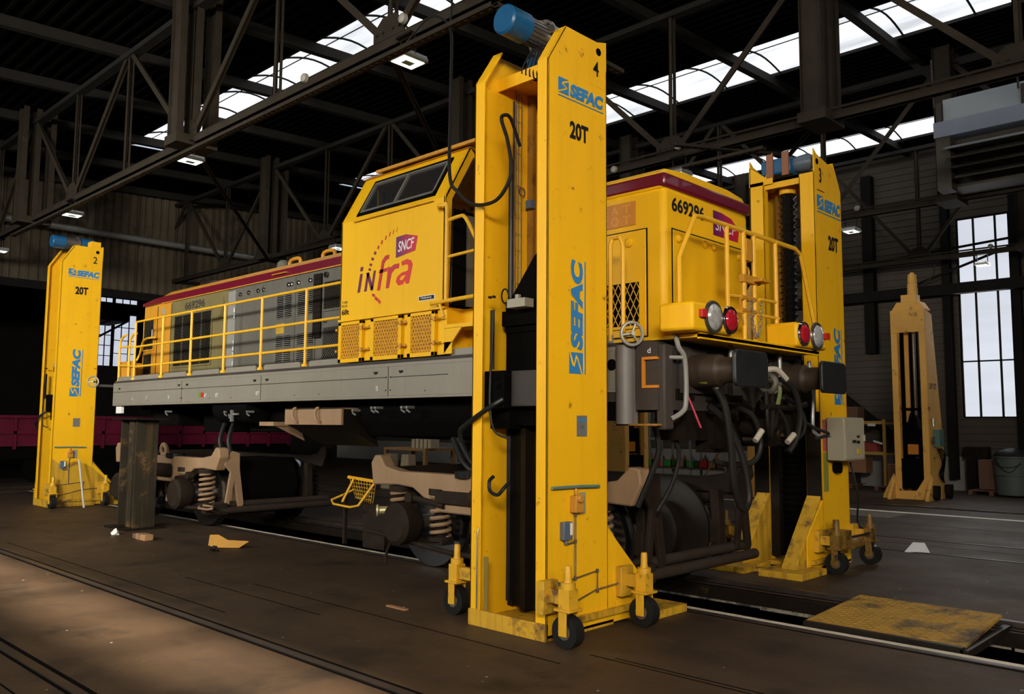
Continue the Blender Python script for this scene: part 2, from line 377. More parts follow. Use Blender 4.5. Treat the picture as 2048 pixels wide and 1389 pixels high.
# barrel skylights
for i, (a, b) in enumerate(SKY):
    if i == 0:
        g = MB()
        for k in range(8):
            x = SX0+k*2.7; g.box(x, x+.06, a, b, roofz(a)+.0, roofz(a)+.08)
        S(g.build('window_1', TRUSSD)); continue
    n = 8; pts = [(a+(b-a)*j/n, roofz(a+(b-a)*j/n)+.04+.16*math.sin(math.pi*j/n)) for j in range(n+1)]
    up = [(p[0], p[1]+.02) for p in pts]
    gl = S(MB().prism(pts+up[::-1], 'x', SX0, SX1).build('window_%d' % (i+1), SKYG))
    fr = MB(); x = SX0
    while x < SX1:
        fr.tube([(x, p[0], p[1]-.03) for p in pts], .022, 5); x += 1.35
    for e in (a+.02, b-.02): fr.box(SX0, SX1, e-.015, e+.015, roofz(e)-.02, roofz(e)+.05)
    fr.tube([(SX0, a+(b-a)*.3, roofz(a)+.14), (SX1, a+(b-a)*.3, roofz(a)+.14)], .012, 5)
    fr.build('window_frame', TRUSSD, gl)
# sloping rafters across the hall
k = 0
X = -6.0+8.1
while X > -37:
    for kk in (0, 1, 2):
        x = X-2.7*kk
        if x < -37 or x > 8: continue
        o = MB().prism([(YS, roofz(YS)-.26), (YN, roofz(YN)-.26), (YN, roofz(YN)-.04), (YS, roofz(YS)-.04)], 'x', x-.02, x+.02)
        o.prism([(YS, roofz(YS)-.27), (YN, roofz(YN)-.27), (YN, roofz(YN)-.25), (YS, roofz(YS)-.25)], 'x', x-.08, x+.08)
        S(o.build('trim_%d' % (10+k), TRUSSD)); k += 1
    X -= 8.1

# lattice trusses running with the hall: chord, posts, diagonals, gussets
def truss(y, label, zc=6.5, x0=-30, x1=7):
    t = thing('lattice_truss', label, 'roof truss', (-8.1, y, zc), 'lattice girders under the roof')
    zt = roofz(y)-.42
    c = MB().box(x0, x1, y-.07, y-.06, zc-.06, zc+.06).box(x0, x1, y+.06, y+.07, zc-.06, zc+.06).box(x0, x1, y-.07, y+.07, zc+.055, zc+.07)
    c.build('bottom_chord', TRUSS, t)
    MB().box(x0, x1, y-.09, y+.09, zt-.05, zt+.05).build('top_chord', TRUSSD, t)  # darker steel than the bottom chord: upper-roof shade put into its colour
    # nodes every 2.7 m; bottom nodes at -8.1 + 5.4k
    n = 0; x = -8.1-5.4*4
    while x < x1:
        bottom = (round((x+8.1)/2.7) % 2 == 0)
        if x > x0:
            MB().box(x-.035, x+.035, y-.05, y-.035, zc, zt).box(x-.035, x-.02, y-.05, y+.02, zc, zt).box(x+.0, x+.06, y+.03, y+.045, zc, zt).build('vertical', TRUSS, t)
            if bottom:
                for s in (-1, 1):
                    if x0 < x+2.7*s < x1:
                        MB().beam((x+.12*s, y-.045, zc+.1), (x+2.6*s, y-.045, zt), .015, .10, (0, 0, 1)).beam((x+.12*s, y-.0, zc+.1), (x+2.6*s, y-.0, zt), .09, .015, (0, 0, 1)).build('diagonal', TRUSS, t)
                g = MB().prism([(x-.30, zc-.02), (x+.30, zc-.02), (x+.30, zc+.22), (x+.12, zc+.36), (x-.12, zc+.36), (x-.30, zc+.22)], 'y', y-.062, y-.05)
                for bx in (-.22, -.1, .1, .22): g.cyl((x+bx, y-.085, zc+.16), (x+bx, y-.05, zc+.16), .018, 8)
                g.build('gusset', TRUSS, t)
        x += 2.7; n += 1
    # heavy double posts where the main frames cross
    for xp in (-5.4, -13.5, -21.6):
        if abs(y-6.25) < .1 and xp == -5.4: continue
        for dy in (-.28, .0, .32):
            MB().box(xp-.16, xp+.16, y+dy-.01, y+dy+.01, zc, zt+.3).box(xp-.17, xp-.155, y+dy-.06, y+dy+.06, zc, zt+.3).box(xp+.155, xp+.17, y+dy-.06, y+dy+.06, zc, zt+.3).build('frame_post', TRUSS, t)
        MB().box(xp-.22, xp+.22, y-.36, y+.36, zc-.10, zc+.06).build('post_foot', TRUSS, t)
    return t
truss(6.25, 'lattice girder directly over the lifted locomotive, with floodlights below', zc=6.44, x1=2)
truss(12.5, 'lattice girder behind the locomotive hood, crossing the upper right')
truss(18.8, 'lattice girder carrying the grey unit heater')
truss(25.1, 'lattice girder in front of the tall end window', x0=-24)
# level wind bracing between the girders
for i, (a, b, lb) in enumerate((((-13.6, 6.33, 6.40), (-21.6, 12.42, 6.40), 'long diagonal steel brace running from the girder above the rear hood to the far corner'),
        ((-8.3, 6.33, 6.5), (-13.4, 12.42, 6.5), 'dark diagonal brace behind the raised cab roof'), ((-5.5, 12.58, 6.5), (-10.8, 18.72, 6.5), 'dark diagonal brace behind the front hood, level with the girders'))):
    solo(MB().beam(a, b, .09, .012).beam(a, b, .012, .09), 'girder_brace', TRUSS, lb, 'brace', 'level girder braces')
# walls
wl = MB(); WX0, WX1, WZ0, WZ1 = -7.45, -6.12, 2.07, 7.77
# north wall of horizontal boards around the tall window
S(MB().box(XW, WX0, YN, YN+.15, .95, 10.6).box(WX1, XE, YN, YN+.15, .95, 10.6).box(WX0, WX1, YN, YN+.15, .95, WZ0).box(WX0, WX1, YN, YN+.15, WZ1, 10.6).build('wall_north', WALLM, smooth=False))
bd = MB(); z = 1.0
while z < 10.2:
    if z < WZ0-.05 or z > WZ1: bd.box(-20, XE, YN-.012, YN, z, z+.012)
    else: bd.box(-20, WX0, YN-.012, YN, z, z+.012).box(WX1, XE, YN-.012, YN, z, z+.012)
    z += .2
S(bd.build('trim_5', mat('board_joint', (.045, .038, .031), .8), smooth=False))
S(MB().box(XW, XE, YN, YN+.15, 0, .95).build('baseboard_north', PLINTH, smooth=False))
wn = S(MB().box(WX0, WX1, YN+.05, YN+.08, WZ0, WZ1).build('window_5', WING, smooth=False))
wf = MB()
for xx in (WX0, -7.02, -6.46, WX1): wf.box(xx-.025, xx+.025, YN, YN+.06, WZ0, WZ1)
for zz in (WZ0, 3.65, WZ1): wf.box(WX0, WX1, YN, YN+.06, zz-.02, zz+.02)
wf.build('window_frame', TRUSSD, wn)
for i, xx in enumerate((-7.72, -5.95)):
    S(MB().box(xx-.10, xx+.10, YN-.28, YN-.26, .3, 9.5).box(xx-.10, xx+.10, YN-.02, YN, .3, 9.5).box(xx-.01, xx+.01, YN-.27, YN, .3, 9.5).build('trim_%d' % (60+i), DARKW))
S(MB().box(-10.05, -9.75, YN-.3, YN, 4, 9.5).build('trim_62', DARKW))
solo(MB().box(-18, 7, YN-.55, YN-.3, 5.55, 5.85), 'crane_rail_beam', DARKW, 'dark horizontal steel beam crossing the tall window and north wall', 'beam')
S(MB().beam((-14.5, YN-.2, 5.7), (-8.6, YN-.2, .9), .2, .2, (0, 1, 0)).build('trim_63', DARKW))
for i, (a, b) in enumerate((((-12, YN-.4, 6.6), (-5.5, YN-.4, 7.0)), ((-8.6, YN-.4, 5.9), (-3.0, YN-.4, 7.7)))):
    S(MB().beam(a, b, .06, .06).build('trim_%d' % (64+i), DARKW))
# west end: hanging corrugated cladding over a dark opening, far wall with windows beyond
cl = MB(); y = YS; zz0 = 6.0
pr_ = []
while y < YN:
    for (dy, dx) in ((0, 0), (.10, 0), (.13, .05), (.23, .05), (.26, 0)): pr_.append((y+dy, -27.9+dx))
    y += .26
me_ = MB(); n = len(pr_)
me_.add([(x, y, z) for z in (zz0, 10.4) for (y, x) in pr_], [(i, i+1, n+i+1, n+i) for i in range(n-1)])
for yy in [YS+1.3*i for i in range(26)]: me_.box(-27.86, -27.82, yy, yy+.03, zz0, 10.3)
S(me_.build('wall_west', CLAD, smooth=False))
S(MB().box(-28.1, -27.8, YS, YN, zz0-.25, zz0).build('trim_66', DARKW))
solo(MB().tube([(-27.2, 4.5, 7.62), (-27.2, 15, 7.62)], .10, 12), 'service_pipe', GALV, 'long pale horizontal pipe in front of the corrugated cladding', 'pipe')
S(MB().box(XW, XW+.1, YS, 13.6, 0, 10.6).box(XW, XW+.1, 15.5, YN, 0, 10.6).box(XW, XW+.1, 13.6, 15.5, 0, 4.2).box(XW, XW+.1, 13.6, 15.5, 6.5, 6.98).box(XW, XW+.1, 13.6, 15.5, 7.6, 10.6).box(XW, XW+.1, 14.44, 14.54, 4.2, 7.6).build('wall_far_west', DARKW, smooth=False))
for i, (a, b, c, d) in enumerate(((13.6, 14.44, 4.2, 6.0), (14.54, 15.5, 4.2, 6.5), (13.6, 14.44, 6.98, 7.6), (14.54, 15.5, 6.98, 7.6))):
    g = S(MB().box(XW+.02, XW+.05, a, b, c, d).build('window_%d' % (6+i), DISTG, smooth=False))
    f = MB()
    for j in range(4): yy = a+(b-a)*j/3; f.box(XW+.05, XW+.10, yy-.015, yy+.015, c, d)
    for j in range(5 if c < 5 else 2): zz = c+(d-c)*j/(4 if c < 5 else 1); f.box(XW+.05, XW+.10, a, b, zz-.015, zz+.015)
    f.build('window_frame', DARKW, g)
S(MB().box(XW, XW+.08, 13.6, 14.44, 6.0, 6.5).build('trim_67', DARKW))
ca = thing('crane_walkway', 'dark crane bracket crossing the distant windows', 'walkway', (-36, 14, 5.9))
MB().box(-38.1, -35.9, 12.5, 14.3, 5.95, 6.25).build('deck', DARKW, ca)
ca['kind'] = 'structure'; ca.name = 'trim_68'; ORG['trim_68'] = ORG['crane_walkway']
MB().beam((-36, 12.6, 4.9), (-36, 14.3, 6.0), .08, .08).build('brace', DARKW, ca)
MB().beam((-36, 12.6, 5.5), (-36, 14.9, 6.6), .06, .06).build('brace', DARKW, ca)
S(MB().box(-24.1, XW, YS-.15, YS, 0, 8.8).box(-20.5, XE, YS-.15, YS, 0, 4.8).box(-20.5, XE, YS-.15, YS, 6.5, 8.8).box(-6.5, 1.7, YS-.15, YS, 4.8, 6.5).box(6.7, XE, YS-.15, YS, 4.8, 6.5).box(-24.1, -20.5, YS-.15, YS, 0, 8.8).build('wall_south', DARKW, smooth=False))
S(MB().box(-20.5, -6.5, YS-.12, YS-.1, 4.8, 6.5).build('window_20', WING, smooth=False))
S(MB().box(1.7, 6.7, YS-.12, YS-.1, 4.8, 6.5).build('window_21', WING, smooth=False))
S(MB().box(XE, XE+.15, YS, -2.2, 0, 9.0).box(XE, XE+.15, 5.2, YN, 0, 10.6).box(XE, XE+.15, -2.2, 5.2, 7.1, 9.4).box(XE, XE+.15, -2.2, 5.2, 0, 5.2).build('wall_east', DARKW, smooth=False))

# ================================================================== LIFTING COLUMNS
BLUEG = mat('blue_grey', (.10, .13, .18), .4, noise=.1)
def sefac(o, U, V, w, h, m, parent):
    """logo square + word + underline; w is the whole length, h the letter height"""
    U, V, o = Vector(U), Vector(V), Vector(o); q = h*1.12
    mb = MB()
    sc = lambda P: [(p[0]*q, p[1]*q) for p in P]
    mb.flat(sc([(0, 1), (1, 1), (.42, .80), (.30, .62), (.72, .44), (0, .12)]), o, U, V, .003)
    mb.flat(sc([(1, .88), (1, 0), (0, 0), (.80, .36), (.92, .50), (.50, .66)]), o, U, V, .003)
    mb.flat([(0, -.16*h), (w, -.16*h), (w, -.24*h), (0, -.24*h)], o, U, V, .003)
    mb.build('emblem', m, parent, smooth=False)
    text('SEFAC', o+U*(q*1.12), U, V, w-q*1.12, h, m, parent, 'lettering', bold=.06, shear=.15)

def column(loc, s, label, number, sz=1.0, panel=False, seed=1, rear=False):
    """lifting column; s=+1 when the locomotive is on its +Y side. local u = towards the locomotive"""
    ox, oy = loc; rd = random.Random(seed)
    t = thing('lifting_column', label, 'lifting column', (ox, oy, 0), 'yellow mobile lifting columns')
    Y = lambda u: oy+u*s
    def bx(mb, x0, x1, u0, u1, z0, z1): return mb.box(ox+x0, ox+x1, min(Y(u0), Y(u1)), max(Y(u0), Y(u1)), z0*sz, z1*sz)
    prof = [(-.40, .02), (-.40, 4.93), (-.17, 5.29), (.28, 5.29), (.42, 5.33), (.42, .85), (.88, .42), (.88, .02)]
    if s < 0: prof = [(-.40, .02), (-.40, 4.93), (-.20, 5.20), (.33, 5.30), (.42, 5.36), (.42, .85), (.88, .42), (.88, .02)]
    for sg in (-1, 1):
        xo = sg*.455
        mb = MB().prism([(Y(p[0]), p[1]*sz) for p in prof], 'x', ox+xo-sg*.018, ox+xo)
        bx(mb, min(sg*.33, xo), max(sg*.33, xo), -.40, -.385, 0.02, 4.93)            # outer flange
        mb.prism([(Y(-.40), 4.93*sz), (Y(-.17), 5.29*sz), (Y(-.155), 5.28*sz), (Y(-.385), 4.92*sz)], 'x', ox+min(sg*.33, xo), ox+max(sg*.33, xo))
        bx(mb, min(sg*.25, xo), max(sg*.25, xo), .405, .42, .05, 5.05)               # flange on the locomotive side
        bx(mb, min(sg*.25, sg*.265), max(sg*.25, sg*.265), .30, .42, .05, 5.0)
        mb.build('side_post', Y1, t, bevel=.004)
    # foot of each post: grimy toes and pads
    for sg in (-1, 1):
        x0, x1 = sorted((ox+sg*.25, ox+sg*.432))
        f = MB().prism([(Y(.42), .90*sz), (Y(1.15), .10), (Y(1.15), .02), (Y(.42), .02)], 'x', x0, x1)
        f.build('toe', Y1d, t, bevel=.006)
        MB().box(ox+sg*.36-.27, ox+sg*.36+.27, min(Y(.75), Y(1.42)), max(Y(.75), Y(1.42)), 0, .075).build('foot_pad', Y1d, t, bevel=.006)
    if rear: MB().prism([(Y(-.39), .03), (Y(-.39), 1.0), (Y(-.2), .86), (Y(.1), .95), (Y(.42), .80), (Y(.86), .40), (Y(.86), .03)], 'x', ox+.455, ox+.4565).build('lower_coat', Y1d, t)  # darker mottled yellow sheet over the lower face
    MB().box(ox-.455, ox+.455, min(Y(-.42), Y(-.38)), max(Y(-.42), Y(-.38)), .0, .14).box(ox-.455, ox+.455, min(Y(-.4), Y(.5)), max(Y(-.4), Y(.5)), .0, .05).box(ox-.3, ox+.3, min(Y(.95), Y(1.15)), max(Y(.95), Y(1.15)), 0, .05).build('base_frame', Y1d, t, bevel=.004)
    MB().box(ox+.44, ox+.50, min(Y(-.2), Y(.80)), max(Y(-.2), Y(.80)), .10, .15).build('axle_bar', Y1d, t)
    # cross head and gear motor
    h = MB(); bx(h, -.44, .44, -.10, .38, 5.02, 5.06); bx(h, -.44, .44, .36, .38, 4.94, 5.06); bx(h, -.44, .44, -.12, -.10, 4.94, 5.06); h.build('cross_head', Y1, t)
    if s > 0:
        mz = 5.39*sz
        MB().box(ox-.17, ox+.17, Y(.0), Y(.38), 5.06*sz, 5.06*sz+.16).lathe((ox, Y(.05), mz), (0, 1, 0), [(0, .10), (.03, .15), (.30, .15), (.33, .10)], 20).build('gear_housing', BLUE, t)
        mo = MB().lathe((ox, Y(-.24), mz), (0, 1, 0), [(0, .115), (.28, .115)], 24)
        for k in range(20):
            a = 2*math.pi*k/20; mo.beam((ox+.12*math.cos(a), Y(-.23), mz+.12*math.sin(a)), (ox+.12*math.cos(a), Y(.03), mz+.12*math.sin(a)), .02, .008, (math.cos(a), 0, math.sin(a)))
        mo.lathe((ox, Y(.02), mz), (0, 1, 0), [(0, .17), (.025, .17)], 24)
        for k in range(8):
            a = 2*math.pi*k/8; mo.cyl((ox+.15*math.cos(a), Y(-.01), mz+.15*math.sin(a)), (ox+.15*math.cos(a), Y(.06), mz+.15*math.sin(a)), .012, 8)
        mm = mo.build('motor', STEEL, t)
        MB().lathe((ox, Y(-.50), mz), (0, 1, 0), [(0, .10), (.0, .12), (.02, .138), (.27, .138), (.27, .12)], 28).build('fan_cowl', BLUE, mm)
        cb = MB()
        for k in range(5): cb.tube([(ox-.05+.03*k, Y(-.05), mz-.12), (ox-.12+.05*k, Y(-.12), mz-.35-.03*k), (ox-.02+.06*k, Y(.02), mz-.42), (ox+.05, Y(.2), mz-.38)], .009, 6, 5)
        cb.build('motor_cable', RUBBER, mm)
        # conduits and the wire ladder on the inner web
        c = MB()
        for u0, xx in ((.12, -.42), (.20, -.42), (.16, -.425)): c.tube([(ox+xx, Y(u0), 2.9), (ox+xx, Y(u0), 5.0)], .006, 5)
        z = 2.95
        while z < 5: c.tube([(ox-.42, Y(.12), z), (ox-.42, Y(.20), z)], .003, 4); z += .16
        c.build('cable_ladder', STEEL, t)
        MB().tube([(ox-.405, Y(.04), .15), (ox-.405, Y(.04), 4.3)], .022, 6).tube([(ox-.415, Y(.085), .15), (ox-.415, Y(.085), 4.9)], .010, 6).build('conduit', RUBBER, t)
        MB().torus((ox-.41, Y(.2), 4.02), (1, 0, 0), .04, .006, 14, 5).build('wire_loop', STEEL, t)
        MB().box(ox-.40, ox-.33, Y(.24), Y(.30), 3.86, 3.94).build('limit_switch', BLUEG, t)
        g = MB(); bx(g, -.25, .02, .34, .355, 2.2, 5.0); g.build('guide_sheet', Y1, t)
        g = MB(); bx(g, .03, .10, .25, .40, 2.0, 5.0); bx(g, .22, .26, .2, .40, .1, 5.0); bx(g, -.435, -.36, .30, .34, 2.2, 5.0); g.build('guide_rail', mat('rusty_yellow', (.32, .15, .02), .5, noise=.25, spots=((.1, .04, .02), .5, 4)), t)
        g = MB(); bx(g, -.435, -.38, .06, .10, .1, 2.0); bx(g, -.40, .30, .10, .12, .1, 2.0); bx(g, -.22, -.16, -.0, .10, .1, 1.9); g.build('lower_guide', GREASE, t)
        # carriage hanging between the posts
        c = MB(); c.prism([(ox-.33, 2.84), (ox+.02, 3.28), (ox+.10, 3.34), (ox+.40, 3.34), (ox+.40, 2.60), (ox-.33, 2.60)], 'y', Y(-.10), Y(-.06))
        bx(c, -.34, .42, -.14, .08, 2.66, 2.80); bx(c, -.34, .40, -.08, .40, 1.75, 2.66)
        c.build('carriage', BLACK, t, bevel=.006)
        c = MB(); bx(c, -.27, .16, -.20, -.08, 1.92, 2.24); c.build('carriage_block', mat('block_grey', (.05, .045, .042), .5), t, bevel=.01)
        c = MB(); bx(c, -.40, -.15, -.30, -.18, 1.90, 2.24); bx(c, -.44, -.20, -.18, .60, 1.72, 2.20)
        for zz in (2.10, 2.18): c.cyl((ox-.22, Y(-.32), zz), (ox-.22, Y(-.29), zz), .02, 8)
        c.build('lifting_arm', BLACK, t, bevel=.01)
        jb = MB(); bx(jb, -.14, .08, -.28, -.16, 2.80, 2.88); bx(jb, -.06, -.02, -.26, -.22, 2.88, 2.92); j = jb.build('junction_box', GREYBOX, t, bevel=.004)
        MB().torus((ox-.20, Y(-.24), 2.92), (.3, 1, .1), .065, .008).tube([(ox-.2, Y(-.24), 2.86), (ox-.18, Y(-.24), 2.83), (ox-.14, Y(-.24), 2.83)], .009, 6).build('cable_loop', HOSE, j)
        MB().tube([(ox-.20, Y(-.39), 2.78), (ox-.20, Y(-.40), 2.5), (ox-.22, Y(-.40), 2.2), (ox-.20, Y(-.42), 1.9), (ox-.14, Y(-.42), 1.70), (ox-.05, Y(-.35), 1.64)], .011, 6, 6).tube([(ox-.23, Y(-.37), 2.78), (ox-.23, Y(-.37), 2.25)], .020, 6).build('hanging_cable', HOSE if not rear else RUBBER, t)
        MB().cyl((ox-.26, Y(-.39), 2.90), (ox-.26, Y(-.36), 2.90), .012, 8).cyl((ox-.21, Y(-.39), 2.90), (ox-.21, Y(-.36), 2.90), .012, 8).build('cable_bracket', INK, t)
        if not rear:
            MB().tube([(ox-.20, Y(-.37), 1.30), (ox-.19, Y(-.43), 1.26), (ox-.17, Y(-.44), 1.18), (ox-.10, Y(-.42), 1.15), (ox-.07, Y(-.38), 1.20), (ox-.07, Y(-.3), 1.26)], .017, 7, 5).build('hook_strap', RUBBER, t)
            MB().tube([(ox-.345, Y(-.42), .15), (ox-.345, Y(-.42), .80), (ox-.345, Y(-.41), .84)], .008, 6).build('guide_rod', STEEL, t)
            MB().box(ox-.30, ox-.25, Y(-.38), Y(-.372), .12, .60).build('scale_strip', mat('olive_strip', (.20, .14, .02), .6), t)
        MB().tube([(ox-.10, Y(-.36), 1.98), (ox-.20, Y(-.44), 1.90), (ox-.42, Y(-.44), 1.79), (ox-.58, Y(-.42), 1.70), (ox-.61, Y(-.38), 1.60)], .022, 8, 6).build('arm_cable', RUBBER, t)
    else:
        MB().box(ox-.30, ox+.12, min(Y(.05), Y(.40)), max(Y(.05), Y(.40)), 5.12, 5.34).build('gear_housing', BLUE, t, bevel=.03)
        MB().lathe((ox+.1, Y(.22), 5.25), (1, 0, 0), [(0, .10), (.2, .12), (.26, .08)], 14).build('motor', BLUEG, t)
        b = MB()
        for xx in (-.20, .02): b.box(ox+xx, ox+xx+.09, min(Y(.40), Y(.43)), max(Y(.40), Y(.43)), 5.08, 5.40)
        b.build('clamp_strap', mat('strap_brown', (.25, .10, .05), .6), t)
        # screw nut cover and bellows
        MB().lathe((ox-.04, Y(.15), 5.02), (0, 0, -1), [(0, .05), (.06, .11), (.14, .11)], 18).build('screw_bearing', Y1, t)
        pr = []; z = 4.90
        while z > 3.02: pr += [(4.92-z, .066), (4.92-z+.045, .112)]; z -= .09
        MB().lathe((ox-.04, Y(.15), 4.92), (0, 0, -1), pr, 20).build('screw_bellows', mat('glossy_bellows', (.012, .012, .013), .22, noise=.2), t, angle=15)
        MB().lathe((ox-.04, Y(.15), 3.02), (0, 0, -1), [(0, .11), (.04, .13), (.36, .13), (.44, .09)], 18).build('nut_housing', BLACK, t)
        pr = []; z = 2.0
        while z > .15: pr += [(2.0-z, .16), (2.0-z+.04, .20)]; z -= .08
        MB().lathe((ox-.02, Y(.15), 2.0), (0, 0, -1), pr, 20).build('lower_bellows', BLACK, t, angle=15)
        c = MB(); bx(c, -.42, .44, .02, .40, 2.40, 2.58); bx(c, .24, .36, .1, .4, 2.5, 2.82); bx(c, -.40, .40, .0, .5, 1.8, 2.4); bx(c, -.30, -.16, .4, 1.2, 1.9, 2.2); bx(c, .12, .28, .4, 1.2, 1.9, 2.2); c.build('carriage', BLACK, t, bevel=.01)
        g = MB(); bx(g, -.27, -.16, -.02, .05, .3, 5.0); bx(g, -.14, -.09, -.12, -.05, .3, 4.9); g.build('guide_rail', mat('rusty_yellow', (.32, .15, .02), .5), t)
        g = MB(); bx(g, -.26, -.13, .2, .4, .1, 1.9); g.build('lower_guide', GREASE, t)
        g = MB(); bx(g, .02, .20, -.38, -.34, .3, 1.9); g.build('lower_sheet', GREASE, t)
        g = MB(); bx(g, -.45, -.26, .421, .424, .5, 1.95); bx(g, .26, .45, .421, .424, .5, 1.95); g.build('grease_film', GREASE, t)
        h = MB().prism([(ox-.46, 5.0), (ox-.46, 5.28), (ox-.22, 5.10), (ox-.12, 5.42), (ox-.12, 5.0)], 'y', *sorted((Y(.405), Y(.42)))); h.build('lifting_lug', Y1, t)
    # casters
    for (cx, cu) in ((.70, -.42), (.70, .62), (-.82, -.22), (-.82, .55)):
        x, y = ox+cx, Y(cu); sg = 1 if cx > 0 else -1
        c = thing_child('caster', t)
        MB().cyl((x, y-.05, .13), (x, y+.05, .13), .128, 24).build('wheel', RUBBER, c)
        MB().cyl((x, y-.056, .13), (x, y+.056, .13), .06, 14).build('hub', STEEL, c)
        MB().box(x-.04, x+.04, y-.075, y-.062, .10, .30).box(x-.04, x+.04, y+.062, y+.075, .10, .30).box(x-.08, x+.08, y-.085, y+.085, .29, .31).build('fork', (Y1C if s > 0 else Y1G), c, bevel=.003)
        MB().box(x-.055, x+.055, y-.055, y+.055, .31, .46).lathe((x, y, .46), (0, 0, 1), [(0, .06), (.05, .06), (.05, .035), (.08, .03), (.17, .028), (.18, .022)], 16).build('spindle', (Y1C if s > 0 else Y1G), c)
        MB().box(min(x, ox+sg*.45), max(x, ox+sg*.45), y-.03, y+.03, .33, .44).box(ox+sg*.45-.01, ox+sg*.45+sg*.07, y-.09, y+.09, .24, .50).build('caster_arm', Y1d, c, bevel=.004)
    # writing on the +X face
    fx = ox+.457
    def at(u, z): return (fx, Y(u) if s > 0 else oy+u, z*sz)
    YV = (0, 1, 0); ZV = (0, 0, 1)
    k = 1.0
    if s > 0:
        o0 = .0
        text(number, at(.215, 4.955), YV, ZV, .085, .145*sz, INK, t, 'number', bold=.01)
        MB().box(fx-.001, fx-.0002, Y(.165), Y(.40), 4.86*sz, 5.13*sz).build('number_plate', Y1, t)
        MB().cyl((fx-.01, Y(.30), 5.20*sz), (fx+.002, Y(.30), 5.20*sz), .036, 18).build('lifting_hole', BLACK, t)
        sefac(at(-.27, 4.655), YV, ZV, .635, .125*sz, DECAL, t)
        text('20T', at(-.115, 4.28), YV, ZV, .26, .16*sz, INK, t, 'capacity_marking', bold=.04)
        sefac(at(.065, 2.20), ZV, (0, -1, 0), 1.0, .165, DECAL, t)
        MB().box(fx, fx+.004, Y(-.02), Y(.12), 1.66, 1.84).build('rating_plate', GALV, t)
        if not rear:
            MB().box(fx+.004, fx+.005, Y(.0), Y(.10), 1.79, 1.81).build('plate_print', DECAL, t)
            text('CE', (fx+.005, Y(.03), 1.73), YV, ZV, .04, .02, INK, t, 'plate_marking', th=.001)
        # hydraulic valve, pump lever socket, pressure switch and pipes
        MB().tube([(fx+.02, Y(-.36), 1.235), (fx+.03, Y(.0), 1.235), (fx+.025, Y(.26), 1.225)], .014, 8).build('pump_lever', TEAL, t)
        v = MB().box(fx, fx+.07, Y(-.11), Y(.0), 1.02, 1.16).cyl((fx+.06, Y(-.07), 1.14), (fx+.10, Y(-.07), 1.14), .035, 10).cyl((fx+.02, Y(-.05), 1.16), (fx+.02, Y(-.05), 1.22), .015, 8)
        v.build('hand_valve', mat('valve_brown', (.55, .25, .03), .5), t, bevel=.006)
        MB().box(fx, fx+.004, Y(.01), Y(.10), 1.0, 1.18).build('instruction_plate', GREYBOX, t)
        MB().box(fx, fx+.05, Y(-.24), Y(-.13), .80, .95).cyl((fx+.02, Y(-.18), .76), (fx+.02, Y(-.18), .80), .018, 8).build('pressure_switch', BLUEG, t, bevel=.006)
        MB().box(fx+.05, fx+.053, Y(-.165), Y(-.135), .84, .94).build('switch_label', WHITE, t)
        p = MB().tube([(fx+.02, Y(-.06), 1.02), (fx+.02, Y(-.06), .47)], .008, 6).tube([(fx+.02, Y(-.28), .45), (fx+.02, Y(-.06), .47), (fx+.02, Y(.24), .50), (fx+.02, Y(.24), .32)], .007, 6)
        p.tube([(fx+.02, Y(-.30), .22), (fx+.02, Y(.22), .34), (fx+.03, Y(.58), .36)], .007, 6).tube([(fx+.02, Y(-.18), .76), (fx+.02, Y(-.06), .775)], .007, 6)
        for (u, zz) in ((-.06, .47), (.24, .50), (.24, .33), (-.27, .45), (-.06, .78), (-.06, 1.0)): p.cyl((fx+.02, Y(u), zz-.015), (fx+.02, Y(u), zz+.015), .014, 8)
        p.build('hydraulic_pipe', STEEL, t)
    else:
        text(number, at(-.28, 4.93), YV, ZV, .07, .20, INK, t, 'number', bold=.02)
        MB().box(fx, fx+.003, oy-.35, oy-.13, 4.82, 4.83).build('number_line', INK, t)
        MB().cyl((fx-.01, oy-.33, 5.20), (fx+.002, oy-.33, 5.20), .04, 18).build('lifting_hole', BLACK, t)
        sefac(at(-.36, 4.57), YV, ZV, .72, .17, DECAL, t)
        text('20T', at(-.05, 4.07), YV, ZV, .31, .20, INK, t, 'capacity_marking', bold=.04)
        sefac(at(.24, 2.05), ZV, (0, -1, 0), 1.0, .20, DECAL, t)
        MB().box(fx, fx+.003, oy-.38, oy-.24, 1.45, 1.85).build('pink_mark', mat('pink_chalk', (.35, .08, .07), .8), t)
        MB().box(fx, fx+.003, oy-.38, oy-.24, .95, 1.44).build('green_mark', mat('green_chalk', (.22, .22, .03), .8), t)
        cbx = thing_child('control_cabinet', t)
        MB().box(fx+.02, fx+.24, oy-.30, oy+.33, 1.34, 1.88).build('cabinet_body', GREYBOX, cbx, bevel=.008)
        MB().box(fx+.24, fx+.25, oy-.28, oy+.31, 1.36, 1.86).box(fx+.25, fx+.27, oy+.28, oy+.30, 1.58, 1.66).build('door', mat('cabinet_door', (.36, .33, .24), .5), cbx)
        MB().cyl((fx+.25, oy-.06, 1.58), (fx+.29, oy-.06, 1.58), .018, 10).cyl((fx+.25, oy+.08, 1.57), (fx+.28, oy+.08, 1.57), .018, 10).cyl((fx+.25, oy+.08, 1.64), (fx+.28, oy+.08, 1.64), .014, 10).build('button', INK, cbx)
        MB().box(fx+.25, fx+.26, oy+.08, oy+.17, 1.42, 1.48).build('warning_label', mat('label_yellow', (.6, .35, .03), .5), cbx)
        MB().cyl((fx, oy-.05, 1.24), (fx+.08, oy-.05, 1.24), .07, 16).build('reel', BLACK, t)
        MB().tube([(fx+.02, oy+.40, 1.3), (fx+.10, oy+.42, .9), (fx+.06, oy+.5, .5), (fx+.2, oy+.5, .42), (fx+.25, oy+.3, .40), (fx+.1, oy+.0, .36)], .014, 6, 6).build('hanging_cable', RUBBER, t)
